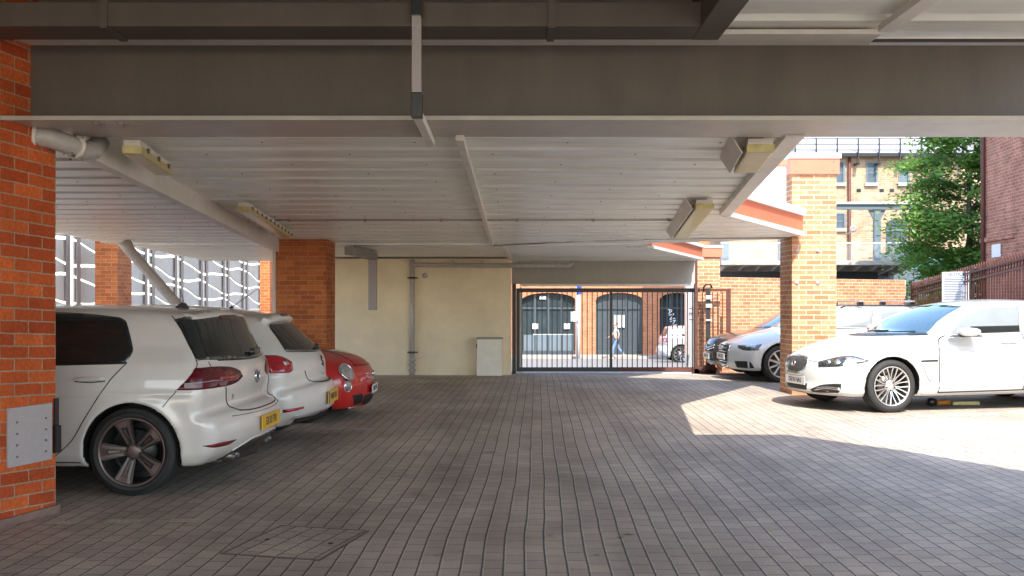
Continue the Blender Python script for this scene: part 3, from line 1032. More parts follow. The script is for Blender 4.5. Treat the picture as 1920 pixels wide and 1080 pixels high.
def build_white_hatch():
    t, sh = car_thing('white_hatch', 'hatchback', 'white hatchback with bright red tail lights parked next to the small red car', 'car', M['paint_white_b'], 0.02, 'hatchbacks parked along the left side')
    G = M['car_glass']
    for s in (1, -1):
        patch(sh, 'tail_light', [(2.03, .89), (2.12, .90), (2.25, .885), (2.36, .83), (2.35, .76), (2.31, .735), (2.12, .735), (2.07, .80)], -45, M['tail_red'], t, side=s, sharp=(0, 3, 5, 6), lift=.008)
        patch(sh, 'side_window', [(1.35, 1.0), (1.75, 1.22), (2.3, 1.285), (2.9, 1.25), (3.25, 1.12), (3.35, 1.0), (2.4, .95), (1.4, .92)], -90, G, t, side=s)
        patch(sh, 'reflector', [(2.21, .401), (2.45, .413), (2.44, .392), (2.22, .372)], -45, M['tail_red'], t, side=s, sharp=(0, 1, 2, 3))
        seam(sh, [(3.4, .95), (3.30, .75), (3.1, .45), (2.95, .30)], -90, t, side=s)
    l = patch(sh, 'tail_lamp_lens', [(2.25, .835), (2.30, .84), (2.32, .81), (2.27, .80)], -45, M['lamp_clear'], t, lift=.012, step=.02)
    patch(sh, 'rear_window', [(-.48, 1.165), (-.30, 1.195), (0, 1.205), (.30, 1.195), (.48, 1.165), (.56, 1.04), (.62, .935), (.3, .915), (0, .91), (-.3, .915), (-.62, .935), (-.56, 1.04)], 0, G, t, sharp=(6, 10), lift=.005)
    patch(sh, 'roof_spoiler', [(-.54, 1.205), (-.3, 1.235), (0, 1.245), (.3, 1.235), (.54, 1.205), (.50, 1.175), (.3, 1.2), (0, 1.21), (-.3, 1.2), (-.50, 1.175)], 0, M['paint_white_b'], t, sharp=(0, 4, 5, 9), lift=.05, depth=.03)
    patch(sh, 'brake_light', [(-.13, 1.232), (.13, 1.232), (.13, 1.212), (-.13, 1.212)], 0, M['tail_dark'], t, lift=.056, smooth_n=1)
    seam(sh, [(-.50, .735), (-.44, .65), (-.30, .615), (0, .61), (.30, .615), (.44, .65), (.5, .735)], 0, t, w=.008)
    seam(sh, [(-.62, .925), (0, .90), (.62, .925)], 0, t, w=.006)
    plate(sh, t, 0, 0, .455, .52, .125, 'VN08 OKA', M['plate_yellow'], blue=True)
    p, rot = on_surface(sh, 0, .805, 0, .004, .6)
    b = MB()
    b.bar((-.035, .05, 0), (.035, .03, 0), .02, .008); b.bar((-.035, .045, 0), (-.03, .005, 0), .02, .008)
    b.bar((-.035, .012, 0), (.035, -.012, 0), .02, .008); b.bar((.03, -.005, 0), (.035, -.045, 0), .02, .008); b.bar((-.035, -.03, 0), (.035, -.05, 0), .02, .008)
    o = b.build('badge', M['black_trim'], t); o.location = p; o.rotation_euler = rot
    p, rot = on_surface(sh, 0, .675, 0, .003, .6)
    text_obj('model_lettering', 'LEON', .05, M['chrome'], t, p, rot, .002)
    patch(sh, 'bumper_skirt', [(-.72, .335), (-.4, .365), (0, .37), (.4, .365), (.72, .335), (.70, .30), (0, .31), (-.70, .30)], 0, M['panel_grey'], t, sharp=(0, 4, 5, 7), lift=.012)
    patch(sh, 'diffuser', [(-.62, .30), (.62, .30), (.55, .24), (-.55, .24)], 0, M['black_trim'], t, lift=.006, smooth_n=1)
    p0, n0 = surf_pt(sh, .0, .93, 0, .02); p1, _ = surf_pt(sh, .38, .945, 0, .02)
    w = MB(); w.bar(p0, p1, .022, .014); w.lathe([(0, .03), (.03, .026), (.03, 0)], 16, c=p0, axis='x'); w.build('rear_wiper', M['black_trim'], t)
    a = MB(); a.lathe([(0, .03), (.02, .01), (.03, .0)], 12, c=(3.25, 0, 1.33), axis='z')
    a.tube([(3.25, 0, 1.34), (3.52, 0, 1.53)], [.004, .0025], 6); a.build('roof_aerial', M['black_trim'], t)
    for s in (-1, 1):
        patch(sh, 'headlight', [(.60, .62), (.85, .60), (.98, .70), (.72, .72)], -135, M['lamp_clear'], t, side=s)
    wheels(t, sh, 'plain', .315, .215)
    return t


def round_lamp(sh, t, u, v, az, r, name='headlight', s=1):
    p, n = surf_pt(sh, u, v, az, 0.012)
    if s < 0:
        p.y *= -1; n.y *= -1
    rot = frame_rot(n)
    m = MB(); m.lathe([(-.02, r * 1.12), (.008, r * 1.12), (.010, r), (.004, r * .96)], 32, axis='z')
    o = m.build(name, M['chrome'], t); o.location = p; o.rotation_euler = rot
    MB().lathe([(.004, r), (.012, r * .8), (.018, r * .45), (.02, 0)], 32, axis='z').build('lens', M['lamp_clear'], o)
    return o


def build_red_mini():
    t, sh = car_thing('red_mini', 'small_car', 'small red retro car with round headlights, nose out, beside the middle brick pillar', 'car', M['paint_red'], 0.019)
    for s in (1, -1):
        # near flank of this car is +y, seen from azimuth 135
        round_lamp(sh, t, -.60, .575, 135, .10, 'headlight', s)
        round_lamp(sh, t, -.605, .415, 135, .062, 'driving_lamp', s)
        patch(sh, 'intake_corner', [(-.60, .30), (-.40, .31), (-.36, .20), (-.53, .18)], 165, M['dark'], t, side=s, lift=.003)
        seam(sh, [(-.9, .84), (-.72, .835), (-.52, .79), (-.42, .70), (-.38, .63)], 135, t, side=s, w=.006)
        patch(sh, 'side_window', [(1.15, .9), (1.45, 1.08), (2.0, 1.12), (2.6, 1.05), (2.7, .9)], -90, M['car_glass'], t, side=-s)
    seam(sh, [(-.42, .645), (0, .63), (.42, .645)], 180, t, w=.006)
    patch(sh, 'lower_grille', [(-.36, .28), (0, .29), (.36, .28), (.32, .17), (0, .16), (-.32, .17)], 180, M['dark'], t, lift=.004)
    seam(sh, [(-.55, .15), (0, .14), (.55, .15)], 180, t, w=.012, mat=M['chrome'], lift=.006, name='chin_trim')
    plate(sh, t, 180, 0, .345, .46, .105, 'KU58 XNB', M['plate_white'], ty=.075, lift=.02)
    p, rot = on_surface(sh, 0, .52, 180, .008, .8)
    ring_badge(t, 'badge', p, rot, .05, M['chrome'], disc=M['tail_dark'])
    for s in (-1, 1):
        seam(sh, [(s * .07, .52), (s * .28, .535)], 180, t, w=.016, mat=M['chrome'], lift=.008, name='whisker_trim')
        seam(sh, [(s * .07, .49), (s * .24, .485)], 180, t, w=.010, mat=M['chrome'], lift=.008, name='whisker_trim')
    patch(sh, 'windscreen', [(-.6, .90), (.6, .90), (.5, 1.1), (-.5, 1.1)], 180, M['car_glass'], t)
    patch(sh, 'rear_window', [(-.5, .95), (.5, .95), (.45, 1.08), (-.45, 1.08)], 0, M['car_glass'], t)
    wheels(t, sh, 'plain', .29, .195, near=1)
    return t


def build_saloon():
    t, sh = car_thing('saloon', 'saloon', 'sunlit white luxury saloon with mesh grille parked in front of the sunlit brick pillar', 'car', M['paint_ivory'], 0.0185)
    G = M['car_glass']
    for s in (1, -1):
        w = patch(sh, 'front_window', [(1.66, .985), (1.80, 1.085), (1.99, 1.19), (2.27, 1.285), (2.50, 1.322), (2.85, 1.335), (2.80, 1.20), (2.72, 1.0), (2.08, .985)], -90, M['bright_glass'], t, side=s, sharp=(0, 5, 7), lift=.003)
        patch(sh, 'rear_side_window', [(2.94, 1.337), (3.35, 1.31), (3.78, 1.20), (4.0, 1.08), (3.9, 1.04), (3.4, 1.03), (2.80, 1.01)], -90, M['bright_glass'], t, side=s, sharp=(0, 6), lift=.003)
        seam(sh, [(1.63, .985), (1.78, 1.10), (1.98, 1.205), (2.26, 1.302), (2.50, 1.34), (2.86, 1.352), (3.38, 1.328), (3.8, 1.21), (4.05, 1.07)], -90, t, side=s, w=.014, mat=M['panel_grey'], lift=.006, name='window_trim')
        l = patch(sh, 'headlight', [(.385, .625), (.56, .675), (.70, .708), (.835, .705), (1.03, .655), (.948, .628), (.772, .589), (.566, .567), (.395, .555)], -135, M['lamp_dark'], t, side=s, sharp=(0, 4, 8), lift=.005)
        patch(sh, 'lamp_reflector', [(.72, .69), (.83, .69), (.98, .655), (.86, .625), (.76, .625)], -135, M['lamp_clear'], l, side=s, lift=.008, step=.02)
        for u, r in ((.52, .026), (.635, .034)):
            p, n = surf_pt(sh, u, .628, -135, .006)
            if s < 0: p.y *= -1; n.y *= -1
            o = MB().lathe([(0, r * 1.25), (.006, r * 1.2), (.005, r), (.012, r * .6), (.014, 0)], 24, axis='z').build('lamp_lens', M['chrome'], l)
            o.location = p; o.rotation_euler = frame_rot(n)
        patch(sh, 'fog_grille', [(.27, .262), (.41, .325), (.56, .352), (.70, .362), (.69, .29), (.66, .245), (.45, .232), (.30, .232)], -135, M['dark'], t, side=s, sharp=(0, 3, 5), lift=.003)
        for k in range(2):
            seam(sh, [(.33 + .02 * k, .26 + .028 * k), (.5, .29 + .02 * k), (.68, .282 + .02 * k)], -135, t, side=s, w=.009, mat=M['chrome'], lift=.006, name='fog_trim')
        patch(sh, 'vent_trim', [(1.25, .660), (1.485, .664), (1.485, .642), (1.25, .638)], -90, M['black_trim'], t, side=s, lift=.008, smooth_n=1)
        seam(sh, [(1.262, .63), (1.31, .52), (1.36, .42), (1.40, .385), (1.415, .40), (1.41, .63)], -90, t, side=s, w=.014, mat=M['grey_paint'], name='vent_edge', lift=.006)
        seam(sh, [(1.64, .965), (1.56, .93), (1.515, .86), (1.505, .6), (1.518, .245)], -90, t, side=s, w=.013)
        seam(sh, [(2.74, 1.0), (2.755, .9), (2.735, .6), (2.745, .258)], -90, t, side=s, w=.013)
        seam(sh, [(1.518, .245), (2.745, .258), (3.3, .27)], -90, t, side=s, w=.014)
        patch(sh, 'door_handle', [(2.395, .858), (2.45, .872), (2.58, .874), (2.645, .862), (2.58, .850), (2.45, .848)], -90, M['grey_paint'], t, side=s, lift=.02, step=.02)
        seam(sh, [(1.30, .225), (2.4, .225), (3.4, .235)], -90, t, side=s, w=.012, mat=M['panel_grey'], name='sill_edge')
        # mirror
        o = blob(t, 'door_mirror', (1.86, s * 1.03, 1.012), (.14, .11, .055), M['paint_ivory'])
        b = MB(); b.prism([(1.64, s * .92, .95), (1.98, s * 1.03, .952), (2.0, s * 1.03, .975), (1.70, s * .92, .975)], (0, s * .09, 0)); b.build('mirror_base', M['black_trim'], o)
        patch(sh, 'door_top_reflection', [(1.98, .988), (2.72, 1.006), (2.735, 1.085), (2.02, 1.075)], -90, M['car_glass'], w, side=s, smooth_n=1, lift=.009)  # dark strip painting the door top mirrored and seen in the glass
        seam(sh, [(.20, .648), (.30, .628), (.392, .622)], -135, t, side=s, w=.005)
        seam(sh, [(1.03, .655), (1.12, .70), (1.2, .80), (1.25, .93)], -135, t, side=s, w=.003, mat=M['panel_grey'])
    patch(sh, 'windscreen', [(-.66, .985), (-.60, 1.12), (-.52, 1.26), (-.47, 1.33), (0, 1.352), (.47, 1.33), (.52, 1.26), (.60, 1.12), (.66, .985), (.3, .968), (0, .965), (-.3, .968)], 180, M['screen_glass'], t, sharp=(0, 3, 5, 8), lift=.004)
    seam(sh, [(-.70, .975), (-.3, .957), (0, .953), (.3, .957), (.70, .975)], 180, t, w=.022, mat=M['black_trim'], name='cowl_strip', lift=.004)
    for a_, b_ in (((-.35, .972), (.05, .99)), ((.1, .972), (.5, .992))):
        p0, _ = surf_pt(sh, a_[0], a_[1], 180, .02); p1, _ = surf_pt(sh, b_[0], b_[1], 180, .02)
        MB().bar(p0, p1, .018, .014).build('wiper', M['black_trim'], t)
    g = patch(sh, 'grille', [(-.245, .655), (-.1, .678), (.1, .678), (.245, .655), (.27, .60), (.262, .53), (.20, .465), (.1, .448), (-.1, .448), (-.20, .465), (-.262, .53), (-.27, .60)], 180, M['grille_mesh'], t, lift=.004, sharp=())
    ol = [(-.245, .655), (-.1, .678), (.1, .678), (.245, .655), (.27, .60), (.262, .53), (.20, .465), (.1, .448), (-.1, .448), (-.20, .465), (-.262, .53), (-.27, .60), (-.245, .655)]
    seam(sh, ol, 180, t, w=.018, mat=M['chrome'], lift=.012, name='grille_surround')
    p, rot = on_surface(sh, 0, .585, 180, .01, .8)
    ring_badge(g, 'badge', p, rot, .04, M['chrome'], disc=M['tail_dark'])
    patch(sh, 'lower_grille', [(-.27, .335), (.27, .335), (.255, .25), (-.255, .25)], 180, M['dark'], t, lift=.003, smooth_n=1)
    plate(sh, t, 180, .03, .372, .50, .108, 'DE60 NAS', M['plate_white'])
    seam(sh, [(-.75, .215), (-.3, .225), (0, .228), (.3, .225), (.75, .215)], 180, t, w=.012, mat=M['panel_grey'], name='chin_edge')
    patch(sh, 'rear_window', [(-.55, 1.05), (.55, 1.05), (.48, 1.28), (-.48, 1.28)], 0, G, t)
    wheels(t, sh, 'split', .335, .243, w=.235)
    return t


M['grille_mesh'] = pm('grille_mesh', (0.16, 0.16, 0.165), 0.3, metal=0.6, var=0.7, scale=90)


def build_estate():
    t, sh = car_thing('estate', 'estate_car', 'silver white estate car with roof bars parked behind the sunlit brick pillar', 'car', M['paint_ivory'], 0.022)
    for s in (1, -1):
        patch(sh, 'headlight', [(.46, .63), (.60, .645), (.78, .655), (.915, .66), (.90, .56), (.74, .548), (.60, .555), (.50, .58)], -135, M['lamp_dark'], t, side=s, sharp=(0, 3, 4), lift=.005)
        patch(sh, 'lamp_reflector', [(.62, .63), (.85, .64), (.84, .60), (.66, .60)], -135, M['lamp_clear'], t, side=s, lift=.009, step=.02)
        patch(sh, 'fog_grille', [(.41, .352), (.72, .366), (.785, .34), (.83, .25), (.45, .24)], -135, M['dark'], t, side=s, sharp=(0, 1, 3, 4), lift=.004)
        patch(sh, 'front_window', [(1.50, .945), (1.70, 1.06), (1.9, 1.155), (2.11, 1.215), (2.50, 1.235), (2.41, .955)], -90, M['bright_glass'], t, side=s, sharp=(0, 4, 5), lift=.003)
        patch(sh, 'rear_side_window', [(2.60, 1.24), (3.0, 1.238), (3.35, 1.21), (3.30, .97), (2.52, .955)], -90, M['bright_glass'], t, side=s, sharp=(0, 3, 4), lift=.003)
        patch(sh, 'cargo_window', [(3.42, 1.20), (3.85, 1.15), (4.05, 1.02), (3.38, .975)], -90, M['car_glass'], t, side=s, lift=.003)
        seam(sh, [(1.45, .925), (2.4, .94), (4.05, .965)], -90, t, side=s, w=.014, mat=M['black_trim'], name='waist_trim')
        seam(sh, [(1.42, .90), (1.36, .6), (1.38, .24)], -90, t, side=s)
        r = MB(); r.tube([(1.95, s * .60, 1.285), (2.05, s * .60, 1.325), (3.6, s * .585, 1.325), (3.75, s * .585, 1.26)], .014, 8); r.build('roof_rail', M['black_trim'], t)
        blob(t, 'door_mirror', (1.51, s * .98, .99), (.10, .10, .06), M['paint_ivory'])
    g = patch(sh, 'grille', [(-.30, .63), (.30, .63), (.33, .55), (.26, .30), (.22, .24), (-.22, .24), (-.26, .30), (-.33, .55)], 180, M['dark'], t, lift=.004, smooth_n=1)
    for k in range(6):
        v = .27 + k * .06
        seam(sh, [(-.25, v), (.25, v)], 180, g, w=.008, mat=M['chrome'], lift=.010, name='grille_bar')
    seam(sh, [(-.30, .64), (.30, .64), (.34, .55), (.27, .29), (.22, .23), (-.22, .23), (-.27, .29), (-.34, .55), (-.30, .64)], 180, t, w=.014, mat=M['chrome'], lift=.01, name='grille_surround', smooth=1)
    for k in range(4):
        p, rot = on_surface(sh, (k - 1.5) * .058, .575, 180, .014, .8)
        ring_badge(t, 'badge_ring', p, rot, .038, M['chrome'])
    plate(sh, t, 180, 0, .42, .50, .108, 'LM12 VGT', M['plate_white'], lift=.02)
    patch(sh, 'windscreen', [(-.64, .955), (-.55, 1.18), (-.50, 1.235), (0, 1.26), (.50, 1.235), (.55, 1.18), (.64, .955), (0, .93)], 180, M['screen_glass'], t, sharp=(0, 2, 4, 6), lift=.004)
    for x in (2.30, 3.22):
        b = MB(); b.bar((x, -.68, 1.40), (x, .68, 1.40), .07, .028); o = b.build('roof_bar', M['alloy'], t, bevel=.008)
        for s in (-1, 1):
            MB().box(x - .05, x + .05, s * .60 - .04, s * .60 + .04, 1.31, 1.386).build('bar_foot', M['black_trim'], o, bevel=.012)
    wheels(t, sh, 'ten', .325, .235)
    return t


def build_dark_hatch():
    t, sh = car_thing('dark_hatch', 'hatchback', 'black hatchback with sunlit bonnet standing between the silver estate car and the sliding gate', 'car', M['paint_black'], 0.024)
    for s in (1, -1):
        patch(sh, 'headlight', [(.42, .60), (.60, .64), (.85, .72), (.75, .62), (.55, .57)], -135, M['lamp_clear'], t, side=s, lift=.005)
        patch(sh, 'side_window', [(1.25, .96), (1.65, 1.2), (2.2, 1.26), (3.0, 1.23), (3.5, 1.05), (3.4, .96)], -90, M['bright_glass'], t, side=s, lift=.003)
    patch(sh, 'upper_grille', [(-.42, .60), (0, .625), (.42, .60), (.36, .49), (0, .47), (-.36, .49)], 180, M['dark'], t, lift=.003)
    for k, (a, b) in enumerate(((.50, .56), (.545, .605))):
        seam(sh, [(-.40, b), (-.12, a), (0, b), (.12, a), (.40, b)], 180, t, w=.014, mat=M['chrome'], lift=.008, name='chevron_trim', smooth=1)
    patch(sh, 'lower_grille', [(-.45, .32), (.45, .32), (.40, .22), (-.40, .22)], 180, M['dark'], t, lift=.003, smooth_n=1)
    for v in (.24, .265, .29):
        seam(sh, [(-.42, v), (.42, v)], 180, t, w=.005, mat=M['chrome'], lift=.006, name='grille_bar')
    plate(sh, t, 180, .05, .385, .50, .108, 'KN61 FTR', M['plate_white'], lift=.015)
    patch(sh, 'windscreen', [(-.62, .96), (-.5, 1.27), (0, 1.30), (.5, 1.27), (.62, .96), (0, .94)], 180, M['screen_glass'], t, sharp=(0, 1, 3, 4), lift=.004)
    wheels(t, sh, 'plain', .31, .21)
    return t


def build_street_car():
    # the silver hatchback in the street beyond the gate, nose to the right
    c = dict(CAR['hot_hatch'])
    sh = CarShape(c)
    y = 36.0
    t, sh = car_thing('hot_hatch', 'hatchback', 'silver hatchback with red tail light standing in the street beyond the gate', 'car', M['paint_silver'], 0.05, shape=sh, place=(X(1238, y) + 4.24, y + .9, 180))
    for s in (1, -1):
        patch(sh, 'tail_light', [(2.15, .78), (2.25, .93), (2.5, .92), (2.6, .80), (2.4, .76)], -45, M['tail_red'], t, side=s, lift=.01)
        patch(sh, 'side_window', [(1.4, 1.0), (1.8, 1.25), (2.4, 1.3), (3.3, 1.25), (3.45, .98)], -90, M['car_glass'], t, side=s)
    patch(sh, 'rear_window', [(-.6, .97), (-.52, 1.25), (.52, 1.25), (.6, .97)], 0, M['car_glass'], t)
    wheels(t, sh, 'ten', .318, .235, near=1, seg=32)
    return t
# ------------------------------------------------------------------ ground
def ground_z(y):
    return 0.0 if y < 18.5 else -0.046 * (min(y, 60.0) - 18.5)


def sheet(name, mat, xs, ys, dz):
    m = MB()
    for (x0, x1) in zip(xs[:-1], xs[1:]):
        for (y0, y1) in zip(ys[:-1], ys[1:]):
            m.poly([(x0, y0, ground_z(y0) + dz), (x1, y0, ground_z(y0) + dz), (x1, y1, ground_z(y1) + dz), (x0, y1, ground_z(y1) + dz)])
    bmesh.ops.remove_doubles(m.bm, verts=m.bm.verts, dist=1e-4)
    return struct(m.build(name, mat))


def paving_mat():
    m, nt, b = _nodes('block_paving')
    L = nt.links; N = nt.nodes.new
    b.inputs['Roughness'].default_value = 0.72
    b.inputs['Specular IOR Level'].default_value = 0.35
    tc = N('ShaderNodeTexCoord')
    mp = N('ShaderNodeMapping'); mp.inputs['Rotation'].default_value = (0, 0, R(90 + 1.5)); mp.inputs['Location'].default_value = (0.02, 0.04, 0)
    L.new(tc.outputs['Object'], mp.inputs[0])
    wn_ = N('ShaderNodeTexNoise'); wn_.inputs['Scale'].default_value = 0.5; wn_.inputs['Detail'].default_value = 3
    L.new(tc.outputs['Object'], wn_.inputs['Vector'])
    wv = N('ShaderNodeVectorMath'); wv.operation = 'MULTIPLY_ADD'; wv.inputs[1].default_value = (0.06, 0.06, 0)
    L.new(wn_.outputs['Color'], wv.inputs[0]); L.new(mp.outputs[0], wv.inputs[2])
    t = N('ShaderNodeTexBrick')
    t.inputs['Scale'].default_value = 1
    t.inputs['Brick Width'].default_value = 0.17
    t.inputs['Row Height'].default_value = 0.113
    t.inputs['Mortar Size'].default_value = 0.0036
    t.inputs['Mortar Smooth'].default_value = 0.35
    t.inputs['Color1'].default_value = (0.47, 0.395, 0.31, 1)
    t.inputs['Color2'].default_value = (0.38, 0.325, 0.265, 1)
    t.inputs['Mortar'].default_value = (0.09, 0.08, 0.065, 1)
    t.offset = 0.42
    L.new(wv.outputs[0], t.inputs['Vector'])
    # pale grit and a dark line along the long joints
    s = N('ShaderNodeSeparateXYZ'); L.new(wv.outputs[0], s.inputs[0])
    dv_ = N('ShaderNodeMath'); dv_.operation = 'DIVIDE'; dv_.inputs[1].default_value = 0.113
    L.new(s.outputs['Y'], dv_.inputs[0])
    fr_ = N('ShaderNodeMath'); fr_.operation = 'FRACT'; L.new(dv_.outputs[0], fr_.inputs[0])
    def band(a0, a1, b0, b1):
        r0 = N('ShaderNodeMapRange'); r0.inputs['From Min'].default_value = a0; r0.inputs['From Max'].default_value = a1
        r0.inputs['To Min'].default_value = b0; r0.inputs['To Max'].default_value = b1
        L.new(fr_.outputs[0], r0.inputs['Value']); return r0.outputs[0]
    pale = band(.055, .085, 1, 0)
    dark = band(.90, .935, 0, 1)
    gn = N('ShaderNodeTexNoise'); gn.inputs['Scale'].default_value = 60; gn.inputs['Detail'].default_value = 4
    L.new(tc.outputs['Object'], gn.inputs['Vector'])
    gr = N('ShaderNodeMapRange'); gr.inputs['From Min'].default_value = 0.36; gr.inputs['From Max'].default_value = 0.6; gr.inputs['To Min'].default_value = 0.15
    L.new(gn.outputs['Fac'], gr.inputs['Value'])
    gm = N('ShaderNodeMath'); gm.operation = 'MULTIPLY'; L.new(pale, gm.inputs[0]); L.new(gr.outputs[0], gm.inputs[1])
    mx0 = N('ShaderNodeMix'); mx0.data_type = 'RGBA'
    L.new(dark, mx0.inputs[0]); L.new(t.outputs['Color'], mx0.inputs[6]); mx0.inputs[7].default_value = (0.09, 0.08, 0.065, 1)
    mx = N('ShaderNodeMix'); mx.data_type = 'RGBA'
    L.new(gm.outputs[0], mx.inputs[0]); L.new(mx0.outputs[2], mx.inputs[6]); mx.inputs[7].default_value = (0.62, 0.57, 0.48, 1)
    # large worn blotches and fine speckle
    n1 = N('ShaderNodeTexNoise'); n1.inputs['Scale'].default_value = 0.7; n1.inputs['Detail'].default_value = 7; n1.inputs['Roughness'].default_value = 0.65
    L.new(tc.outputs['Object'], n1.inputs['Vector'])
    r1 = N('ShaderNodeMapRange'); r1.inputs['From Min'].default_value = 0.35; r1.inputs['From Max'].default_value = 0.65
    r1.inputs['To Min'].default_value = 0.78; r1.inputs['To Max'].default_value = 1.15
    L.new(n1.outputs['Fac'], r1.inputs['Value'])
    n2 = N('ShaderNodeTexNoise'); n2.inputs['Scale'].default_value = 130; n2.inputs['Detail'].default_value = 3
    L.new(tc.outputs['Object'], n2.inputs['Vector'])
    r2 = N('ShaderNodeMapRange'); r2.inputs['From Min'].default_value = 0.3; r2.inputs['From Max'].default_value = 0.7
    r2.inputs['To Min'].default_value = 0.75; r2.inputs['To Max'].default_value = 1.25
    L.new(n2.outputs['Fac'], r2.inputs['Value'])
    mm = N('ShaderNodeMath'); mm.operation = 'MULTIPLY'; L.new(r1.outputs[0], mm.inputs[0]); L.new(r2.outputs[0], mm.inputs[1])
    n4 = N('ShaderNodeTexNoise'); n4.inputs['Scale'].default_value = 1.7; n4.inputs['Detail'].default_value = 10; n4.inputs['Roughness'].default_value = 0.75
    L.new(tc.outputs['Object'], n4.inputs['Vector'])
    r4 = N('ShaderNodeMapRange'); r4.inputs['From Min'].default_value = 0.60; r4.inputs['From Max'].default_value = 0.70
    r4.inputs['To Min'].default_value = 1.0; r4.inputs['To Max'].default_value = 0.5
    L.new(n4.outputs['Fac'], r4.inputs['Value'])
    m4 = N('ShaderNodeMath'); m4.operation = 'MULTIPLY'; L.new(mm.outputs[0], m4.inputs[0]); L.new(r4.outputs[0], m4.inputs[1])
    wc = N('ShaderNodeTexWhiteNoise'); wc.noise_dimensions = '2D'
    fl = N('ShaderNodeVectorMath'); fl.operation = 'SNAP'; fl.inputs[1].default_value = (.17, .113, 1); L.new(wv.outputs[0], fl.inputs[0]); L.new(fl.outputs[0], wc.inputs['Vector'])
    rw = N('ShaderNodeMapRange'); rw.inputs['To Min'].default_value = 0.86; rw.inputs['To Max'].default_value = 1.12; L.new(wc.outputs['Value'], rw.inputs['Value'])
    mp5 = N('ShaderNodeMapping'); mp5.inputs['Scale'].default_value = (2.2, .16, 1); L.new(tc.outputs['Object'], mp5.inputs[0])
    n5 = N('ShaderNodeTexNoise'); n5.inputs['Scale'].default_value = 1.0; n5.inputs['Detail'].default_value = 6; L.new(mp5.outputs[0], n5.inputs['Vector'])
    r5 = N('ShaderNodeMapRange'); r5.inputs['From Min'].default_value = 0.35; r5.inputs['From Max'].default_value = 0.65
    r5.inputs['To Min'].default_value = 0.84; r5.inputs['To Max'].default_value = 1.1; L.new(n5.outputs['Fac'], r5.inputs['Value'])
    m5 = N('ShaderNodeMath'); m5.operation = 'MULTIPLY'; L.new(m4.outputs[0], m5.inputs[0]); L.new(r5.outputs[0], m5.inputs[1])
    sc = N('ShaderNodeVectorMath'); sc.operation = 'SCALE'
    L.new(mx.outputs[2], sc.inputs[0]); L.new(m5.outputs[0], sc.inputs['Scale'])
    L.new(sc.outputs[0], b.inputs['Base Color'])
    inv = N('ShaderNodeMath'); inv.operation = 'MULTIPLY_ADD'; inv.inputs[1].default_value = -1; inv.inputs[2].default_value = 1
    L.new(t.outputs['Fac'], inv.inputs[0])
    ad = N('ShaderNodeMath'); ad.operation = 'MULTIPLY_ADD'; ad.inputs[1].default_value = 0.2
    L.new(n2.outputs['Fac'], ad.inputs[0]); L.new(inv.outputs[0], ad.inputs[2])
    bp = N('ShaderNodeBump'); bp.inputs['Strength'].default_value = 0.7; bp.inputs['Distance'].default_value = 0.006
    L.new(ad.outputs[0], bp.inputs['Height']); L.new(bp.outputs[0], b.inputs['Normal'])
    return m


M['paving'] = paving_mat()
M['street'] = pm('street_surface', (0.21, 0.20, 0.185), 0.85, var=0.12, scale=1.5, bump=0.2)
M['earth'] = pm('earth', (0.20, 0.18, 0.15), 0.9, var=0.2, scale=1)
M['paint_mark'] = pm('paint_mark', (0.62, 0.60, 0.52), 0.7, var=0.25, scale=30)
sheet('ground', M['earth'], [-300, -30, 30, 300], [-100, 18.5, 60, 600], -0.03)
sheet('paving', M['paving'], [-14, 16], [-10, 18.5, 21.0], 0.0)
sheet('street', M['street'], [-40, 40], [21.0, 47.0], 0.0)
pv = MB(); pv.hexa([(-40, 47.0), (40, 47.0), (40, 50.0), (-40, 50.0)], [ground_z(47) - .02, ground_z(47) - .02, ground_z(50) - .02, ground_z(50) - .02], [ground_z(47) + .12, ground_z(47) + .12, ground_z(50) + .12, ground_z(50) + .12])
struct(pv.build('pavement', M['concrete'], bevel=0.02))

mk = MB(); mk2 = MB()
for (px, py, w) in ((115, 981, .22), (231, 978, .22), (351, 977, .22), (1621, 784, .2), (1671, 783, .22), (1731, 781, .22), (1793, 779, .22), (1852, 777, .22), (1908, 774, .24),
                    (1831, 846, .20), (1897, 844, .26), (622, 805, .22), (683, 805, .22)):
    y = YG(py); x = X(px, y)
    (mk2 if px < 700 else mk).poly([(x - w / 2, y - .05, .004), (x + w / 2, y - .05, .004), (x + w / 2, y + .05, .004), (x - w / 2, y + .05, .004)])
struct(mk.build('painted_blocks', M['paint_mark']))
struct(mk2.build('painted_blocks', pm('worn_mark', (0.46, 0.42, 0.33), 0.7, var=0.35, scale=30)))

lt = MB(); rl_ = random.Random(11)
for i in range(70):
    y = rl_.uniform(5.2, 15); x = rl_.uniform(-.42, .42) * y; r = rl_.uniform(.008, .026); a = rl_.uniform(0, 6.28)
    lt.poly([(x + r * math.cos(a + q) * (1 if q % 2 else 1.6), y + r * math.sin(a + q), .006 + .002 * math.sin(q * 3)) for q in (0, 1.3, 2.6, 3.9, 5.1)])
tag(lt.build('litter', pm('dry_leaf', (0.36, 0.30, 0.18), 0.8, var=0.5, scale=3)), 'tiny scraps and dry leaf bits scattered over the paving', 'litter', kind='stuff')

# manhole cover set in the paving
mh = thing('manhole_cover', 'recessed metal framed inspection cover filled with the same paving blocks in the foreground floor', 'manhole cover', (-1.24, 5.80, 0), R(-14))
fr = MB()
for a in ((-.30, .30, -.36, -.345), (-.30, .30, .345, .36), (-.30, -.285, -.345, .345), (.285, .30, -.345, .345)):
    fr.box(a[0], a[1], a[2], a[3], .001, .006)
fr.build('frame', M['screw'], mh)
MB().box(-.283, .283, -.343, .343, .001, .004).build('lid', M['paving'], mh)
for sx_ in (-.2, .2):
    m = MB(); m.lathe([(.0042, .016), (.0065, .016), (.0065, .009), (.0045, .008), (.0045, 0)], 12, c=(sx_, 0, 0), axis='z'); m.build('lifting_hole', M['black_iron'], mh)

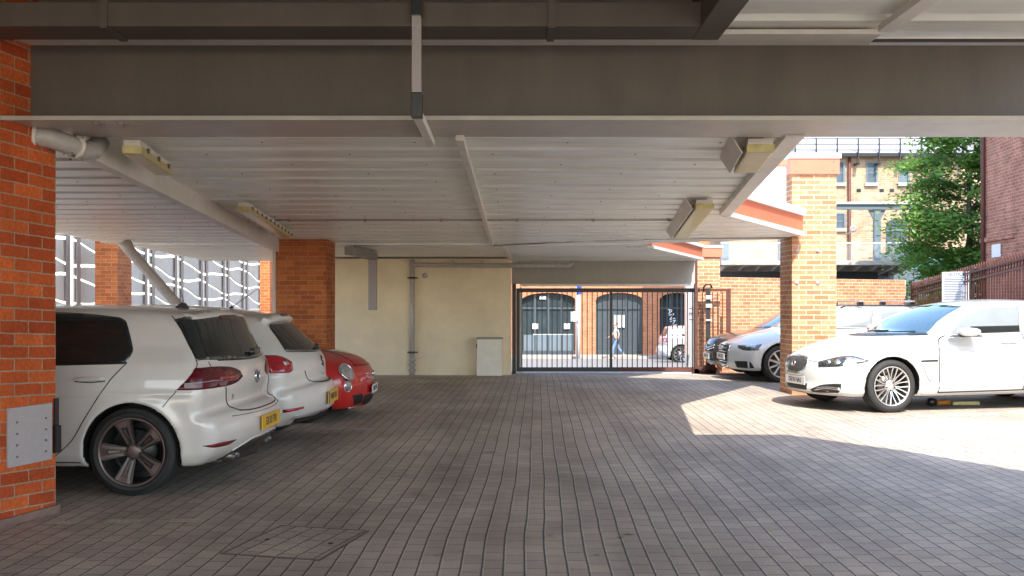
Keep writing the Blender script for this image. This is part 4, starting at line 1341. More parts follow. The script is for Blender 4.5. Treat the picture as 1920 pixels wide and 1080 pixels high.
# ------------------------------------------------------------------ canopy decks
def deck_z(y):
    if y <= 16.3:
        return 2.55 - .022 * (y - 6.8)
    return 2.34 - .023 * (y - 16.3)


def ribbed(mb, y0, y1, xl, xr, zf, extra_y=(), period=0.5, thick=0.14, flat=False):
    pr = [(0.0, 0), (0.06, .004), (0.29, .004), (0.34, 0), (0.352, .105), (0.44, .105), (0.485, 0)]
    ys = []
    k = math.floor(y0 / period)
    while k * period < y1:
        for a, d in pr:
            y = k * period + a * period / 0.5
            if y0 < y < y1: ys.append((y, d))
        k += 1
    ys = [(y0, 0)] + ys + [(y1, 0)]
    for e in extra_y:
        d = np.interp(e, [q[0] for q in ys], [q[1] for q in ys]); ys.append((e, float(d)))
    ys.sort()
    rows = []
    for y, d in ys:
        a, b = xl(y), xr(y)
        z = zf(y)
        rows.append([mb.bm.verts.new(p) for p in ((a, y, z + d), (b, y, z + d), (b, y, z + thick), (a, y, z + thick))])
    for r0, r1 in zip(rows[:-1], rows[1:]):
        for i in range(4):
            j = (i + 1) % 4
            mb.bm.faces.new([r0[i], r0[j], r1[j], r1[i]])
    mb.bm.faces.new(rows[0][::-1]); mb.bm.faces.new(rows[-1])


def pw(*pts):
    xs, ys = zip(*pts)
    return lambda v: float(np.interp(v, xs, ys))


bay = thing('canopy_roof', 'white corrugated metal canopy roof spanning the bays over the middle of the car park', 'canopy roof', (0, 6.8, 0))
m = MB()
ribbed(m, 6.6, 16.3, lambda y: -6.6, pw((6.6, 1.95), (11.5, 2.50), (14.8, 4.27), (15.4, 4.27), (16.3, 2.3)), deck_z, extra_y=(11.5, 14.8, 15.4))
d = m.build('deck', M['white_deck'], bay, loc=(0, -6.8, 0))
def screws(parent, x0, x1, y0, y1, zf, dx=1.1, off=(0, 0, 0)):
    m = MB(); k = math.ceil(y0 / .5)
    while k * .5 + .18 < y1:
        y = k * .5 + .18
        x = x0 + (k % 2) * dx * .5
        while x < x1:
            m.lathe([(0, .008), (-.006, .007), (-.007, 0)], 6, c=(x + off[0], y + off[1], zf(y) + .004), axis='z')
            x += dx
        k += 1
    o = m.build('deck_screws', M['grey_paint'], parent); o['kind'] = 'stuff'
    return o
screws(bay, -6.2, 1.6, 7.0, 15.8, deck_z, off=(0, -6.8, 0))
# channel at the right edge and at the left pillar line
def edge_beam(p, q, w, h, name, parent, mat):
    m = MB()
    p = Vector(p); q = Vector(q)
    n = (q - p).normalized().cross(Vector((0, 0, 1))).normalized() * w / 2
    m.prism([p - n, p + n, p + n + Vector((0, 0, h)), p - n + Vector((0, 0, h))], q - p)
    o = m.build(name, mat, parent, bevel=.006)
    o.location = -Vector(parent.location)
    return o
edge_beam((1.90, 6.70, 2.50), (2.46, 11.5, 2.385), .13, .12, 'edge_beam', bay, M['white_steel'])
edge_beam((-2.93, 6.75, 2.39), (-3.62, 15.3, 2.165), .09, .19, 'edge_beam', bay, M['white_steel'])
# coral fascia with white strips between the edge beam and the pillar
def fascia(parent, a, b, za, zb, ha, hb, wa=.05, wb=.07, ta=.07, tb=.12):
    off = -Vector(parent.location)
    ax, ay = a; bx, by = b
    d = Vector((bx - ax, by - ay, 0)).normalized(); n = Vector((d.y, -d.x, 0))
    def strip(name, mat, z0a, z1a, z0b, z1b, t0, t1):
        m = MB()
        A = Vector((ax, ay, 0)); B = Vector((bx, by, 0))
        m.hexa([tuple((A + n * t0)[:2]), tuple((B + n * t0)[:2]), tuple((B + n * t1)[:2]), tuple((A + n * t1)[:2])], [z0a, z0b, z0b, z0a], [z1a, z1b, z1b, z1a])
        o = m.build(name, mat, parent, bevel=.004); o.location = off
        return o
    strip('fascia', M['coral'], za + wa, za + wa + ha, zb + wb, zb + wb + hb, -.03, .03)
    strip('edge_trim', M['white_trim'], za, za + wa, zb, zb + wb, -.05, .06)
    strip('edge_trim', M['white_trim'], za + wa + ha, za + wa + ha + ta, zb + wb + hb, zb + wb + hb + tb, -.06, .07)
fascia(bay, (2.47, 11.5), (4.30, 14.84), 2.375, 2.365, .21, .23)
# parapet wall standing on the roof, white render with coral capping
pz = MB(); pz.box(.3, 3.90, 14.2, 14.35, 2.50, 3.33); o = pz.build('parapet', M['white_render'], bay); o.location = (0, -6.8, 0)
pz = MB(); pz.box(.3, 3.91, 14.16, 14.39, 3.33, 3.41); o = pz.build('parapet_cap', M['coral'], bay); o.location = (0, -6.8, 0)

far = thing('canopy_roof', 'low corrugated canopy roof over the gate end with a short coral fascia', 'canopy roof', (0, 16.4, 0))
m = MB()
ribbed(m, 16.36, 20.7, lambda y: -6.4, pw((16.36, 2.24), (19.9, 3.74), (20.7, 3.80)), deck_z, extra_y=(19.9,))
m.build('deck', M['white_deck'], far, loc=(0, -16.4, 0))
fascia(far, (2.27, 16.42), (3.78, 19.95), 2.27, 2.22, .20, .20, .05, .05, .05, .06)
m = MB(); m.bar((-2.68, 16.42, 2.24), (-2.50, 18.0, 2.22), .16, .14); o = m.build('edge_beam', M['grey_paint'], far, bevel=.005); o.location = (0, -16.4, 0)
m = MB(); m.bar((-2.52, 18.05, 1.24), (-2.52, 18.05, 2.29), .15, .14); o = m.build('hanging_bracket', M['panel_grey'], far, bevel=.005); o.location = (0, -16.4, 0)
text_obj('chalk_marks', '\u2206 07', .12, M['ink'], far, (X(1188, 16.9), 16.9 - 16.4, deck_z(16.9) - .004), (PI, 0, 0), .001)

# ------------------------------------------------------------------ main girder, box beams and the deck above the camera
gi = thing('steel_girder', 'deep grey brown steel girder crossing the whole foreground ceiling', 'steel beam', (0, 6.45, 2.5))
def rel(m, name, mat, parent, bevel=0.0):
    o = m.build(name, mat, parent, bevel=bevel); o.location = -Vector(parent.location); return o
m = MB(); m.box(-4.2, 3.62, 6.15, 6.79, 2.518, 2.545); rel(m, 'bottom_flange', M['girder_flange'] if 'girder_flange' in M else M['beam'], gi, .003)
m = MB(); m.box(-4.2, 3.62, 6.39, 6.43, 2.545, 3.04); rel(m, 'web', M['beam'], gi)
m = MB(); m.box(-4.2, 2.27, 6.12, 6.80, 3.04, 3.07); rel(m, 'top_flange', M['white_steel'], gi, .003)
m = MB(); m.box(-8.2, 3.5, 6.45, 6.82, 3.075, 3.615); rel(m, 'upstand', M['beam'], gi)
for x in (-2.6, -2.45):
    for y in (6.22, 6.33):
        m = MB(); m.lathe([(0, .016), (-.012, .016), (-.012, 0)], 6, c=(x, y, 2.518), axis='z'); rel(m, 'girder_bolt', M['grey_paint'], gi)
bx = thing('box_beam', 'slim painted box beam running just above and before the deep girder, turning towards the camera', 'steel beam', (-1, 5.95, 3.0))
m = MB(); m.box(-4.2, 1.10, 5.80, 6.10, 3.0, 3.14); rel(m, 'beam_front', M['beam'], bx, .004)
m = MB(); m.box(1.10, 1.26, 3.0, 6.10, 2.998, 3.30); rel(m, 'beam_return', M['beam'], bx, .004)
for px_ in (195, 1035):
    x = X(px_, 5.8)
    m = MB(); m.box(x - .022, x + .022, 5.788, 5.8, 2.99, 3.15); m.box(x - .022, x + .022, 5.79, 6.1, 2.988, 3.0); rel(m, 'strap', M['beam'], bx)
nd = thing('upper_deck', 'corrugated white metal deck overhead at the top right of the view', 'canopy roof', (0, 0, 3.1))
m = MB(); ribbed(m, -0.8, 6.4, lambda y: 1.26, pw((2.8, 5.1), (4.6, 4.6), (5.7, 4.0), (6.4, 3.55)), lambda y: 3.085); rel(m, 'deck', M['white_deck'], nd)
m = MB(); m.box(-8.2, 1.26, -.8, 6.4, 3.52, 3.6); m.box(-8.2, -.5, -6, -.81, 3.52, 3.6); rel(m, 'recess_ceiling', M['grey_paint'], nd)
m = MB(); m.hexa([(-8.2, -6), (-.5, -6), (.2, -.8), (5.2, -.8), (5.2, 3.0), (4.64, 4.6), (4.07, 5.75), (3.3, 6.85), (-8.2, 6.85)], 3.62, 4.25); rel(m, 'upper_storey', M['render_grey'], nd)  # unseen; outline shaped to cast shade and let fill sun in behind
bt = MB(); bt.box(2.20, 2.30, 4.6, 6.0, 3.02, 3.06)
tag(bt.build('batten', M['white_steel'], bevel=.004), 'short pale trunking batten under the upper deck near the top right corner', 'cable trunking', 'trunking battens fixed to the ceiling')
bt = MB(); bt.bar((-.352, 6.7, 2.505), (-.325, 16.9, 2.32), .055, .05)
tag(bt.build('batten', M['white_steel'], bevel=.004), 'long thin white trunking batten running away down the middle of the corrugated ceiling', 'cable trunking', 'trunking battens fixed to the ceiling')
bt = MB(); bt.bar((X(946, 16.5), 16.45, 2.30), (X(957, 19.4), 19.5, 2.235), .06, .05)
tag(bt.build('batten', M['white_steel'], bevel=.004), 'short white trunking batten under the low canopy above the gate end', 'cable trunking', 'trunking battens fixed to the ceiling')
tr = thing('bent_trunking', 'square cable trunking dropping in front of the deep girder and bending back under it', 'cable trunking', (-.55, 5.75, 2.5))
m = MB(); m.box(-.575, -.523, 5.72, 5.775, 2.60, 3.075); rel(m, 'drop', M['panel_grey'], tr, .003)
m = MB(); m.bar((-.549, 5.80, 2.487), (-.553, 6.83, 2.482), .052, .05); rel(m, 'run', M['white_steel'], tr, .003)
m = MB(); m.box(-.581, -.517, 5.714, 5.80, 2.46, 2.60); rel(m, 'elbow_cover', M['black_trim'], tr, .006)
m = MB(); m.box(-.58, -.518, 5.714, 5.78, 3.04, 3.14); rel(m, 'elbow_cover', M['black_trim'], tr, .006)

# thin conduits
c = MB(); c.tube([(-3.2, 12.45, deck_z(12.45) - .012), (2.0, 12.45, deck_z(12.45) - .012)], .009, 6)
for k in range(6): c.box(-2.8 + k * .95, -2.77 + k * .95, 12.42, 12.48, deck_z(12.45) - .03, deck_z(12.45))
tag(c.build('conduit', M['grey_paint']), 'thin cable clipped straight across the corrugated ceiling', 'conduit')
c = MB(); c.tube([(X(920, 16.3), 16.25, 2.31), (X(1000, 16.2), 16.2, 2.335), (X(1090, 15.9), 15.9, 2.36), (X(1220, 15.45), 15.45, 2.365), (X(1400, 15.2), 15.2, 2.365), (4.2, 15.1, 2.36)], .012, 6)
tag(c.build('conduit', M['grey_paint']), 'dark cable sagging along the far edge of the corrugated ceiling towards the sunlit pillar', 'conduit')

# ------------------------------------------------------------------ fluorescent lamps
def strip_lamp(p, q, label, shade=False, group='strip lights under the canopy'):
    wd = .19 if shade else .13
    p = Vector(p); q = Vector(q)
    d = (q - p); L = d.length
    t = thing('strip_light', label, 'strip light', p, 0, group)
    u = d.normalized()
    n = u.cross(Vector((0, 0, 1))).normalized()
    def bar(name, off, dz, w, h, mat, a=0.0, b=1.0, bev=.004):
        m = MB(); m.bar(u * L * a + n * off + Vector((0, 0, dz)), u * L * b + n * off + Vector((0, 0, dz)), w, h)
        return m.build(name, mat, t, bevel=bev)
    bar('housing', 0, .045, wd - .02, .04, M['white_steel'])
    bar('diffuser', 0, -.002, wd, .06, M['yellowed'], .01, .99, .02)
    bar('end_cap', 0, -.002, wd - .006, .054, M['yellowed'], -.004, .012)
    bar('end_cap', 0, -.002, wd - .006, .054, M['yellowed'], .988, 1.004)
    k = max(3, int(L / .3))
    m = MB()
    for i in range(k):
        f = (i + .5) / k
        for s in (-1, 1):
            c0 = u * L * f + n * s * (wd / 2 + .006)
            m.bar(c0 + Vector((0, 0, .0)), c0 + Vector((0, 0, .035)), .014, .02, up=(1, 0, 0))
    m.build('clips', M['screw'], t)['kind'] = 'stuff'
    if shade:
        m = MB()
        a = n * -.12 + Vector((0, 0, -.03)); b2 = n * -.20 + Vector((0, 0, .10))
        m.prism([a, a + n * -.006, b2 + n * -.006, b2], u * L)
        m.build('side_plate', M['white_steel'], t)
        m = MB(); m.bar(n * -.16 + u * .02 + Vector((0, 0, .08)), n * .02 + u * .02 + Vector((0, 0, .08)), .03, .02); m.build('bracket', M['grey_paint'], t)
    return t
strip_lamp((-2.60, 6.82, 2.44), (-2.74, 7.85, 2.42), 'yellowed strip light beside the left edge beam, nearest the girder')
strip_lamp((-2.83, 10.5, 2.375), (-3.12, 13.9, 2.30), 'long yellowed strip light beside the left edge beam above the middle brick pillar')
strip_lamp((1.70, 6.82, 2.45), (1.82, 7.75, 2.425), 'yellowed strip light with grey side plate tight under the girder on the right', True)
strip_lamp((1.99, 10.3, 2.385), (2.36, 14.0, 2.305), 'long dusty strip light with grey side plate near the coral fascia', True)

# drain pipe elbow by the near pillar
dp = thing('drain_pipe', 'grey drain pipe elbow with clamps coming out of the near brick pillar', 'pipe', (-3.1, 6.6, 2.44))
m = MB(); m.tube([(-3.30, 6.44, 2.47), (-3.14, 6.45, 2.475), (-3.02, 6.50, 2.465), (-2.93, 6.58, 2.435), (-2.88, 6.68, 2.41), (-2.86, 6.80, 2.43), (-2.86, 6.92, 2.50)], .066, 24); rel(m, 'bend', M['pipe_grey'], dp)
for p, q in (((-3.10, 6.455, 2.474), (-3.08, 6.462, 2.473)), ((-2.905, 6.62, 2.425), (-2.895, 6.645, 2.42))):
    m = MB(); m.tube([p, q], .078, 24); rel(m, 'clamp', M['white_steel'], dp)
m = MB(); m.box(-2.91, -2.89, 6.54, 6.60, 2.35, 2.37); m.tube([(-2.90, 6.55, 2.33), (-2.90, 6.58, 2.40)], .008, 8); rel(m, 'clamp_bolt', M['screw'], dp)

# ------------------------------------------------------------------ brick pillars
pr = thing('brick_pillar', 'orange brick pillar at the left edge of the view carrying a riveted grey panel', 'brick pillar', (-3.02, 6.6, 0), R(-16.7))
MB().box(-.85, 0, -1.0, 0, .0, 3.5).build('shaft', M['brick_near'], pr)
MB().box(-.87, .022, -1.02, .022, 0, .055).build('footing', M['footing'], pr, bevel=.01)
ap = MB().box(.002, .022, -.425, -.055, .365, .735).build('access_panel', M['panel_grey'], pr, bevel=.004)
m = MB()
for y in (-.36, -.115):
    for k in range(4): m.lathe([(.022, .008), (.030, .006), (.031, 0)], 10, c=(0, y, .425 + k * .072), axis='x')
m.build('rivets', M['screw'], ap)
MB().box(.002, .03, -.03, .0 + .02, .40, .58).build('hinge_block', M['black_iron'], pr, bevel=.004)
MB().box(.002, .012, -.02, .018, .58, .76).build('cable_cover', M['black_iron'], pr, bevel=.002)

def pillar(label, x0, x1, y0, y1, z1, mat, cap=None, z0=-.15):
    cx = (x0 + x1) / 2; cy = (y0 + y1) / 2
    t = thing('brick_pillar', label, 'brick pillar', (cx, cy, 0), 0)
    hx = (x1 - x0) / 2; hy = (y1 - y0) / 2
    MB().box(-hx, hx, -hy, hy, z0, z1).build('shaft', mat, t)
    if cap:
        h1, h2 = cap
        MB().box(-hx - .04, hx + .04, -hy - .04, hy + .04, z1, z1 + h1).build('coral_cap', M['coral'], t, bevel=.004)
        m = MB()
        for s in (-1, 1):
            for zz in (.05, h1 - .05): m.lathe([(-hy - .04, .008), (-hy - .046, .007), (-hy - .047, 0)], 10, c=(s * (hx - .05), 0, z1 + zz), axis='y')
        m.build('cap_screws', M['screw'], t)
        MB().box(-hx - .06, hx + .06, -hy - .06, hy + .06, z1 + h1, z1 + h1 + h2).build('white_coping', M['white_trim'], t, bevel=.006)
    return t
pillar('plain orange brick pillar in the middle distance left, between the red car and the cream wall', X(517, 15.4), X(612, 15.4), 15.4, 16.15, 2.36, M['brick_orange'])
sp = pillar('sunlit orange brick pillar with coral cap standing behind the white saloon', X(1485, 14.96), X(1568, 14.96), 14.96, 15.62, 1.4 + 238 * 14.96 / F, M['brick_court'], (.235, .08))
m = MB()
for (px_, py_) in ((1494, 470), (1533, 470), (1494, 530), (1533, 530)):
    m.lathe([(-.33, .03), (-.342, .03), (-.343, 0)], 16, c=(X(px_, 14.96) - sp.location.x, 0, Z(py_, 14.96)), axis='y')
m.build('plugs', M['panel_grey'], sp)
pillar('slim brick pillar with coral cap at the right end of the gate opening', X(1308, 21.2), X(1350, 21.2), 21.2, 21.7, 2.34, M['brick_court'], (.20, .05))
pillar('distant brick pillar in front of the wavy grey screen, left of the leaning pipe', X(178, 20.0), X(220, 20.0), 20.0, 20.75, 2.70, M['brick_orange'], z0=-.3)
pillar('narrow distant brick pillar at the right end of the wavy grey screen', X(487, 26.6), X(506, 26.6), 26.6, 27.0, 2.62, M['brick_orange'], z0=-.5)
m = MB(); m.box(X(511, 17.0), X(516.5, 17.0), 17.0, 17.1, 0, 2.28)
tag(m.build('white_post', M['white_render']), 'thin pale post tight against the left side of the middle brick pillar', 'post')

# leaning round strut
m = MB(); m.tube([(X(232, 15.6), 15.6, Z(452, 15.6)), (X(244, 15.65), 15.65, Z(470, 15.6)), (X(340, 16.2), 16.2, Z(580, 16.2)), (-4.35, 16.9, .0)], [.10, .085, .085, .085], 20)
tag(m.build('leaning_pipe', M['pipe_grey']), 'thick grey pipe leaning diagonally down behind the white hatchbacks', 'pipe')

# ------------------------------------------------------------------ wavy grey screen beyond the left bays
sc_ = thing('slatted_screen', 'tall screen of grey panels with bright wavy daylight gaps beyond the left parking bays', 'screen wall', (-8.8, 26, 0))
AX = 9.3
def sx(y): return -AX + .0214 * y
WB = [1.10, 1.49, 1.89, 2.22, 2.62, 3.0, 3.40, 3.78, 4.18, 4.56]
def wave(r, y):
    return WB[r] - .085 * (y - 24.09) + .09 * math.sin(PI / 2 * (y - (25.09 if r % 2 == 0 else 27.09))) + .015 * math.sin(y * 4.1 + r * 2.2)
for k in range(-3, 6):
    ya = 24.09 + 2 * k; yb = ya + 2
    for r in range(-1, 9):
        m = MB()
        n = 10
        lo = []; hi = []
        for i in range(n + 1):
            y = ya + .10 + (yb - ya - .20) * i / n
            lo.append((sx(y), y, -.9 if r < 0 else wave(r, y) + .03)); hi.append((sx(y), y, wave(r + 1, y) - .03))
        m.prism(lo + hi[::-1], (-.04, 0, 0))
        rel(m, 'screen_panel', M['screen_panel'], sc_)
    for q in (-.34, .14):
        m = MB(); m.box(sx(ya) + .03, sx(ya) + .05, ya + q, ya + q + .17, -.9, 4.4); rel(m, 'screen_post', M['grey_paint'], sc_)
m = MB(); m.box(-10.2, -6.62, 16.0, 44, 4.3, 4.45)  # unseen roof added to keep the sun off the screen
rel(m, 'screen_shade_roof', M['render_grey'], sc_)

# ------------------------------------------------------------------ cream back wall and what hangs on it
cw = MB(); cw.box(X(523, 19.6), X(959, 19.6), 19.6, 21.3, -.2, 2.24)
tag(cw.build('cream_wall', M['cream']), 'plain cream rendered wall closing the back of the car park left of the gate', 'wall')
lw = MB(); lw.box(-8.3, -8.0, -6, 9.0, -.1, 3.5); lw.box(-8.9, -8.6, 9.0, 17.9, -.1, 1.3); lw.box(-8.6, -8.3, 8.7, 9.0, -.1, 1.3)  # unseen wall added to stop light coming in from the left
tag(lw.build('light_block_wall', M['brick_red']), 'added unseen brick wall holding back daylight behind the near left pillar', 'wall')

pp = thing('downpipe', 'grey plastic downpipe on the cream wall with a long horizontal branch towards the gate', 'pipe', (X(773, 19.5), 19.5, -.05))
x = X(773, 19.5)
m = MB(); m.tube([(x, 19.52, -.05), (x, 19.52, 2.22)], .048, 16); rel(m, 'pipe', M['pipe_grey'], pp)
m = MB(); m.tube([(x, 19.50, 2.115), (X(960, 19.5), 19.50, 2.10), (X(1066, 19.5), 19.50, 2.10), (X(1074, 19.5), 19.5, 2.17)], .045, 14); rel(m, 'branch_pipe', M['pipe_grey'], pp)
for z in (1.86, .40):
    m = MB(); m.box(x - .10, x + .10, 19.53, 19.6, z - .012, z + .012); m.lathe([(z - .02, .056), (z + .02, .056)], 16, c=(x, 19.52, 0), axis='z'); rel(m, 'pipe_bracket', M['black_iron'], pp)
for z in (.26, .16, .06):
    m = MB(); m.lathe([(z - .02, .05), (z - .02, .075), (z + .015, .075), (z + .015, .05)], 16, c=(x, 19.52, 0), axis='z'); rel(m, 'collar', M['pipe_grey'], pp)
for px_ in (850, 905, 970, 1010, 1050):
    m = MB(); m.box(X(px_, 19.5) - .01, X(px_, 19.5) + .01, 19.44, 19.58, 2.05, 2.20); rel(m, 'pipe_bracket', M['pipe_grey'], pp)
m = MB(); m.lathe([(0, .055), (-.03, .055), (-.05, .04), (-.055, 0)], 20, axis='y')
o = m.build('wall_sensor', M['pipe_grey'], loc=(X(797, 19.59), 19.598, Z(517, 19.6)))
tag(o, 'small round grey fitting high on the cream wall right of the downpipe', 'wall fitting')
ub = thing('utility_box', 'pale upright meter cabinet with dark lid at the foot of the cream wall', 'cabinet', (X(918, 19.3), 19.35, -.05))
w = (942 - 895) * 19.3 / F
MB().box(-w / 2, w / 2, -.20, .24, 0, .72).build('cabinet', M['cream_box'] if 'cream_box' in M else M['white_render'], ub, bevel=.006)
MB().box(-w / 2 - .012, w / 2 + .012, -.215, .245, .722, .745).build('lid', M['grey_paint'], ub, bevel=.003)
MB().box(-w / 2 + .02, w / 2 - .02, -.207, -.2005, .03, .69).build('cabinet_door', M['cream_box'], ub, bevel=.002)
MB().box(-w / 2 - .01, -w / 2 + .004, -.215, -.18, .56, .63).build('latch', M['black_iron'], ub)

# ------------------------------------------------------------------ lintel and sliding gate
ln = thing('lintel', 'plain grey rendered lintel over the gate opening', 'lintel', (1.9, 20.75, 1.75))
m = MB(); m.box(X(959.5, 20.7), X(1303, 20.7), 20.70, 21.05, 1.765, 2.42); rel(m, 'beam', M['render_grey'], ln)
m = MB(); m.box(X(975, 20.7), X(1300, 20.7), 20.64, 20.698, 1.715, 1.762); rel(m, 'track', M['white_trim'], ln, .004)
m = MB(); m.box(X(1303, 20.7) + .003, X(1308, 20.7), 20.70, 20.80, -.1, 2.42); rel(m, 'end_plate', M['rust_iron'], ln)
gz = ground_z(20.95)
g0, g1 = X(968, 20.95), X(1370, 20.95)
sg = thing('sliding_gate', 'black sliding bar gate across the exit with a rusty right end', 'gate', ((g0 + g1) / 2, 20.95, gz))
zt = Z(540, 20.95); zb = Z(697, 20.95) + .01
gx = X(1312, 20.95)
m = MB(); m.box(g0, gx, 20.92, 20.98, zt - .09, zt - .005); rel(m, 'top_rail', M['black_iron'], sg, .004)
m = MB(); m.box(gx, g1, 20.925, 20.975, zt - .07, zt - .015); m.box(g1 - .09, g1, 20.925, 20.975, zb + .6, zt - .07); rel(m, 'end_frame', M['rust_iron'], sg, .003)
m = MB(); m.box(g0, X(1160, 20.95), 20.92, 20.98, zb, zb + .085); m.box(g0, g0 + .07, 20.92, 20.98, zb + .085, zt - .09); rel(m, 'bottom_rail', M['black_iron'], sg, .004)
m = MB(); m.box(X(1160, 20.95), g1 - .3, 20.92, 20.98, zb, zb + .085); rel(m, 'bottom_rail', M['rust_iron'], sg, .004)
m = MB(); m.box(X(1143, 20.95), X(1148, 20.95), 20.915, 20.985, zb + .085, zt - .09); rel(m, 'middle_stile', M['black_iron'], sg, .004)
x = g0 + .12; k = 0
while x < g1 - .1:
    if abs(x - X(1145.5, 20.95)) > .04:
        m = MB(); m.box(x - .0095, x + .0095, 20.94, 20.96, zb + .086, zt - .088)
        rel(m, 'bar', M['black_iron'] if x < gx else M['rust_iron'], sg)
    x += 9.4 * 20.95 / F
m = MB(); m.box(0.0, .085, 20.62, 20.69, -.12, 1.765)
tag(m.build('gate_post', M['black_iron'], bevel=.004), 'black steel gate post against the end of the cream wall', 'gate post')
m = MB(); m.box(.16, .205, 21.08, 21.13, -.12, 1.70)
tag(m.build('slide_post', M['white_trim'], bevel=.003), 'thin white post just behind the closed left end of the gate', 'post')
m = MB(); m.box(.05, 4.3, 20.87, 21.03, gz + .0, gz + .018)
tag(m.build('gate_track', M['white_render'], bevel=.003), 'pale floor track under the sliding gate', 'gate track')
gp = thing('gate_motor_post', 'black post with white control boxes and a rusty base at the gate end', 'gate post', (X(1328, 20.75), 20.78, ground_z(20.8)))
m = MB(); m.box(-.045, .045, -.045, .045, 0, 1.78); m.build('post', M['black_iron'], gp, bevel=.006)
m = MB(); m.tube([(-.09, 0, 1.70), (-.09, 0, 1.80), (-.04, 0, 1.86), (.05, 0, 1.86), (.08, 0, 1.78)], .022, 8); m.build('hoop', M['black_iron'], gp)
for z, h in ((1.55, .075), (1.38, .07), (1.10, .03)):
    MB().box(-.06, .065, -.10, -.048, z, z + h).build('control_box', M['white_trim'], gp, bevel=.008)
m = MB()
for i in range(9):
    a = random.uniform(-.3, .3); m.box(a - .05, a + .05, -.14, .02, .0, random.uniform(.05, .2))
m.build('roller_base', M['rust_iron'], gp, bevel=.004)

# ------------------------------------------------------------------ low court wall
wl = thing('court_wall', 'low sunlit orange brick wall behind the parked estate car', 'wall', (4.45, 21.45, -.1), math.atan2(24.3 - 21.45, 9.6 - 4.45))
Lw = math.hypot(9.6 - 4.45, 24.3 - 21.45)
MB().box(0, Lw, 0, .22, -.3, 2.02 - .11).build('brickwork', M['brick_court'], wl)
m = MB()
n = int(Lw / .078)
for i in range(n):
    m.box(i * .078 + .005, i * .078 + .073, -.004, .224, 1.905, 2.02)
m.build('soldier_course', M['brick_court'], wl)
MB().box(-.002, Lw, .006, .214, 1.90, 2.012).build('mortar_bed', M['white_render'], wl)

# ------------------------------------------------------------------ railings on the right
P1 = Vector((9.62, 24.1, 0)); P2 = Vector((8.55, 15.6, 0))
rl = thing('railings', 'red brown spiked iron railings behind the cars on the right', 'fence', P1)
dv = P2 - P1; Lr = dv.length; ux = dv.normalized()
def ztop(f): return 1.70 + .47 * f * 1.12
def rp(f, z): return P1 + dv * f + Vector((0, 0, z))
for (zz, nm) in ((0.0, 'top_rail'), (-.16, 'hoop_rail'), (-1.45, 'bottom_rail')):
    m = MB(); m.bar(rp(0, ztop(0) + zz), rp(1, ztop(1) + zz), .03, .035); rel(m, nm, M['rust_iron'], rl)
nb = 62
for i in range(nb):
    f = (i + .5) / nb
    m = MB()
    zt_ = ztop(f)
    m.tube([rp(f, zt_ - 1.6), rp(f, zt_ + .02), rp(f, zt_ + .10), rp(f, zt_ + .15)], [.011, .011, .020, .001], 6)
    m.bar(rp(f, zt_ + .05) - ux * .022, rp(f, zt_ + .05) + ux * .022, .01, .012)
    if i < nb - 1:
        g = (i + 1) / nb
        m.lathe([(0, .050), (.012, .050), (.012, .040), (0, .040)], 12, c=rp(g, ztop(g) - .08), axis='x')
    rel(m, 'railing_bar', M['rust_iron'], rl)
for f in (0.02, .52, .98):
    m = MB(); m.bar(rp(f, -.1), rp(f, ztop(f) + .12), .06, .06); rel(m, 'post', M['black_iron'], rl)
hb = MB(); hb.prism([P1 + Vector((.30, .2, -.2)), P2 + Vector((.30, 0, -.2)), P2 + Vector((.30, 0, 1.50)), P1 + Vector((.30, .2, 1.20))], (.05, 0, 0))
tag(hb.build('red_boarding', M['tread_red']), 'dark red boarding seen between the bars of the iron railings', 'boarding')
nt_ = thing('notice_board', 'tall white printed notice fixed to the iron railings', 'notice', (9.02, 20.25, 1.4))
nrm = Vector((-ux.y, ux.x, 0)); nrm = nrm if nrm.x < 0 else -nrm
rz = math.atan2(nrm.y, nrm.x) + PI / 2
b = MB(); b.box(-.30, .30, -.008, .008, -.02, .60); o = b.build('board', M['paper'], nt_, bevel=.004); o.rotation_euler.z = -R(52)
hd = text_obj('heading', 'NOTICE', .10, M['ink'], o, (0, -.0095, .545), (PI / 2, 0, 0), .0008)
m = MB()
for k in range(14):
    w = random.uniform(.16, .25)
    m.box(-.25, -.25 + 2 * w, -.0098, -.0082, .47 - k * .034, .482 - k * .034)
m.build('small_print', M['ink'], o)

# ------------------------------------------------------------------ red brick building on the right
rb = thing('red_brick_building', 'tall dark red brick building wall at the right edge of the view', 'building', (11.3, 24, -.3), math.atan2(-.1, 1) )
th = math.atan2(.1, 1.0)
rb.rotation_euler.z = -th
MB().box(0, 7, -16, 0, 0, 9).build('wall', M['brick_red'], rb)
MB().box(-.05, .0, -2.0, -.0, 3.1, 3.2).build('string_course', M['brick_red'], rb)
for y in (-3.6,):
    f = MB(); f.box(-.02, .0, y - .55, y + .55, 3.3, 5.2); w_ = f.build('window', M['window_glass'], rb)
    MB().box(-.10, -.022, y - .7, y + .7, 3.18, 3.30).build('window_sill', M['stone_sill'], w_, bevel=.01)
    m = MB()
    for a in (-.56, -.02, .50): m.box(-.05, -.022, y + a, y + a + .06, 3.302, 5.2)
    m.build('window_frame', M['white_trim'], w_)
    m = MB()
    for k in range(8):
        m.box(-.06, -.001, y + .56 + (.0 if k % 2 else 0), y + .72 + (.1 if k % 2 else 0), 3.32 + k * .24, 3.32 + k * .24 + .22)
    m.build('quoins', M['brick_red'], w_)
m = MB(); m.box(-.03, -.01, -1.22, -.72, 2.72, 3.02)
wsn = m.build('wall_sign', M['paper'], None); wsn.location = rb.location; wsn.rotation_euler = rb.rotation_euler
tag(wsn, 'small white sign on the red brick wall just above the railing spikes', 'sign')
m = MB(); m.tube([(-.06, -.25, 0), (-.06, -.25, 9)], .05, 10)
m.build('downpipe', M['rust_iron'], rb)

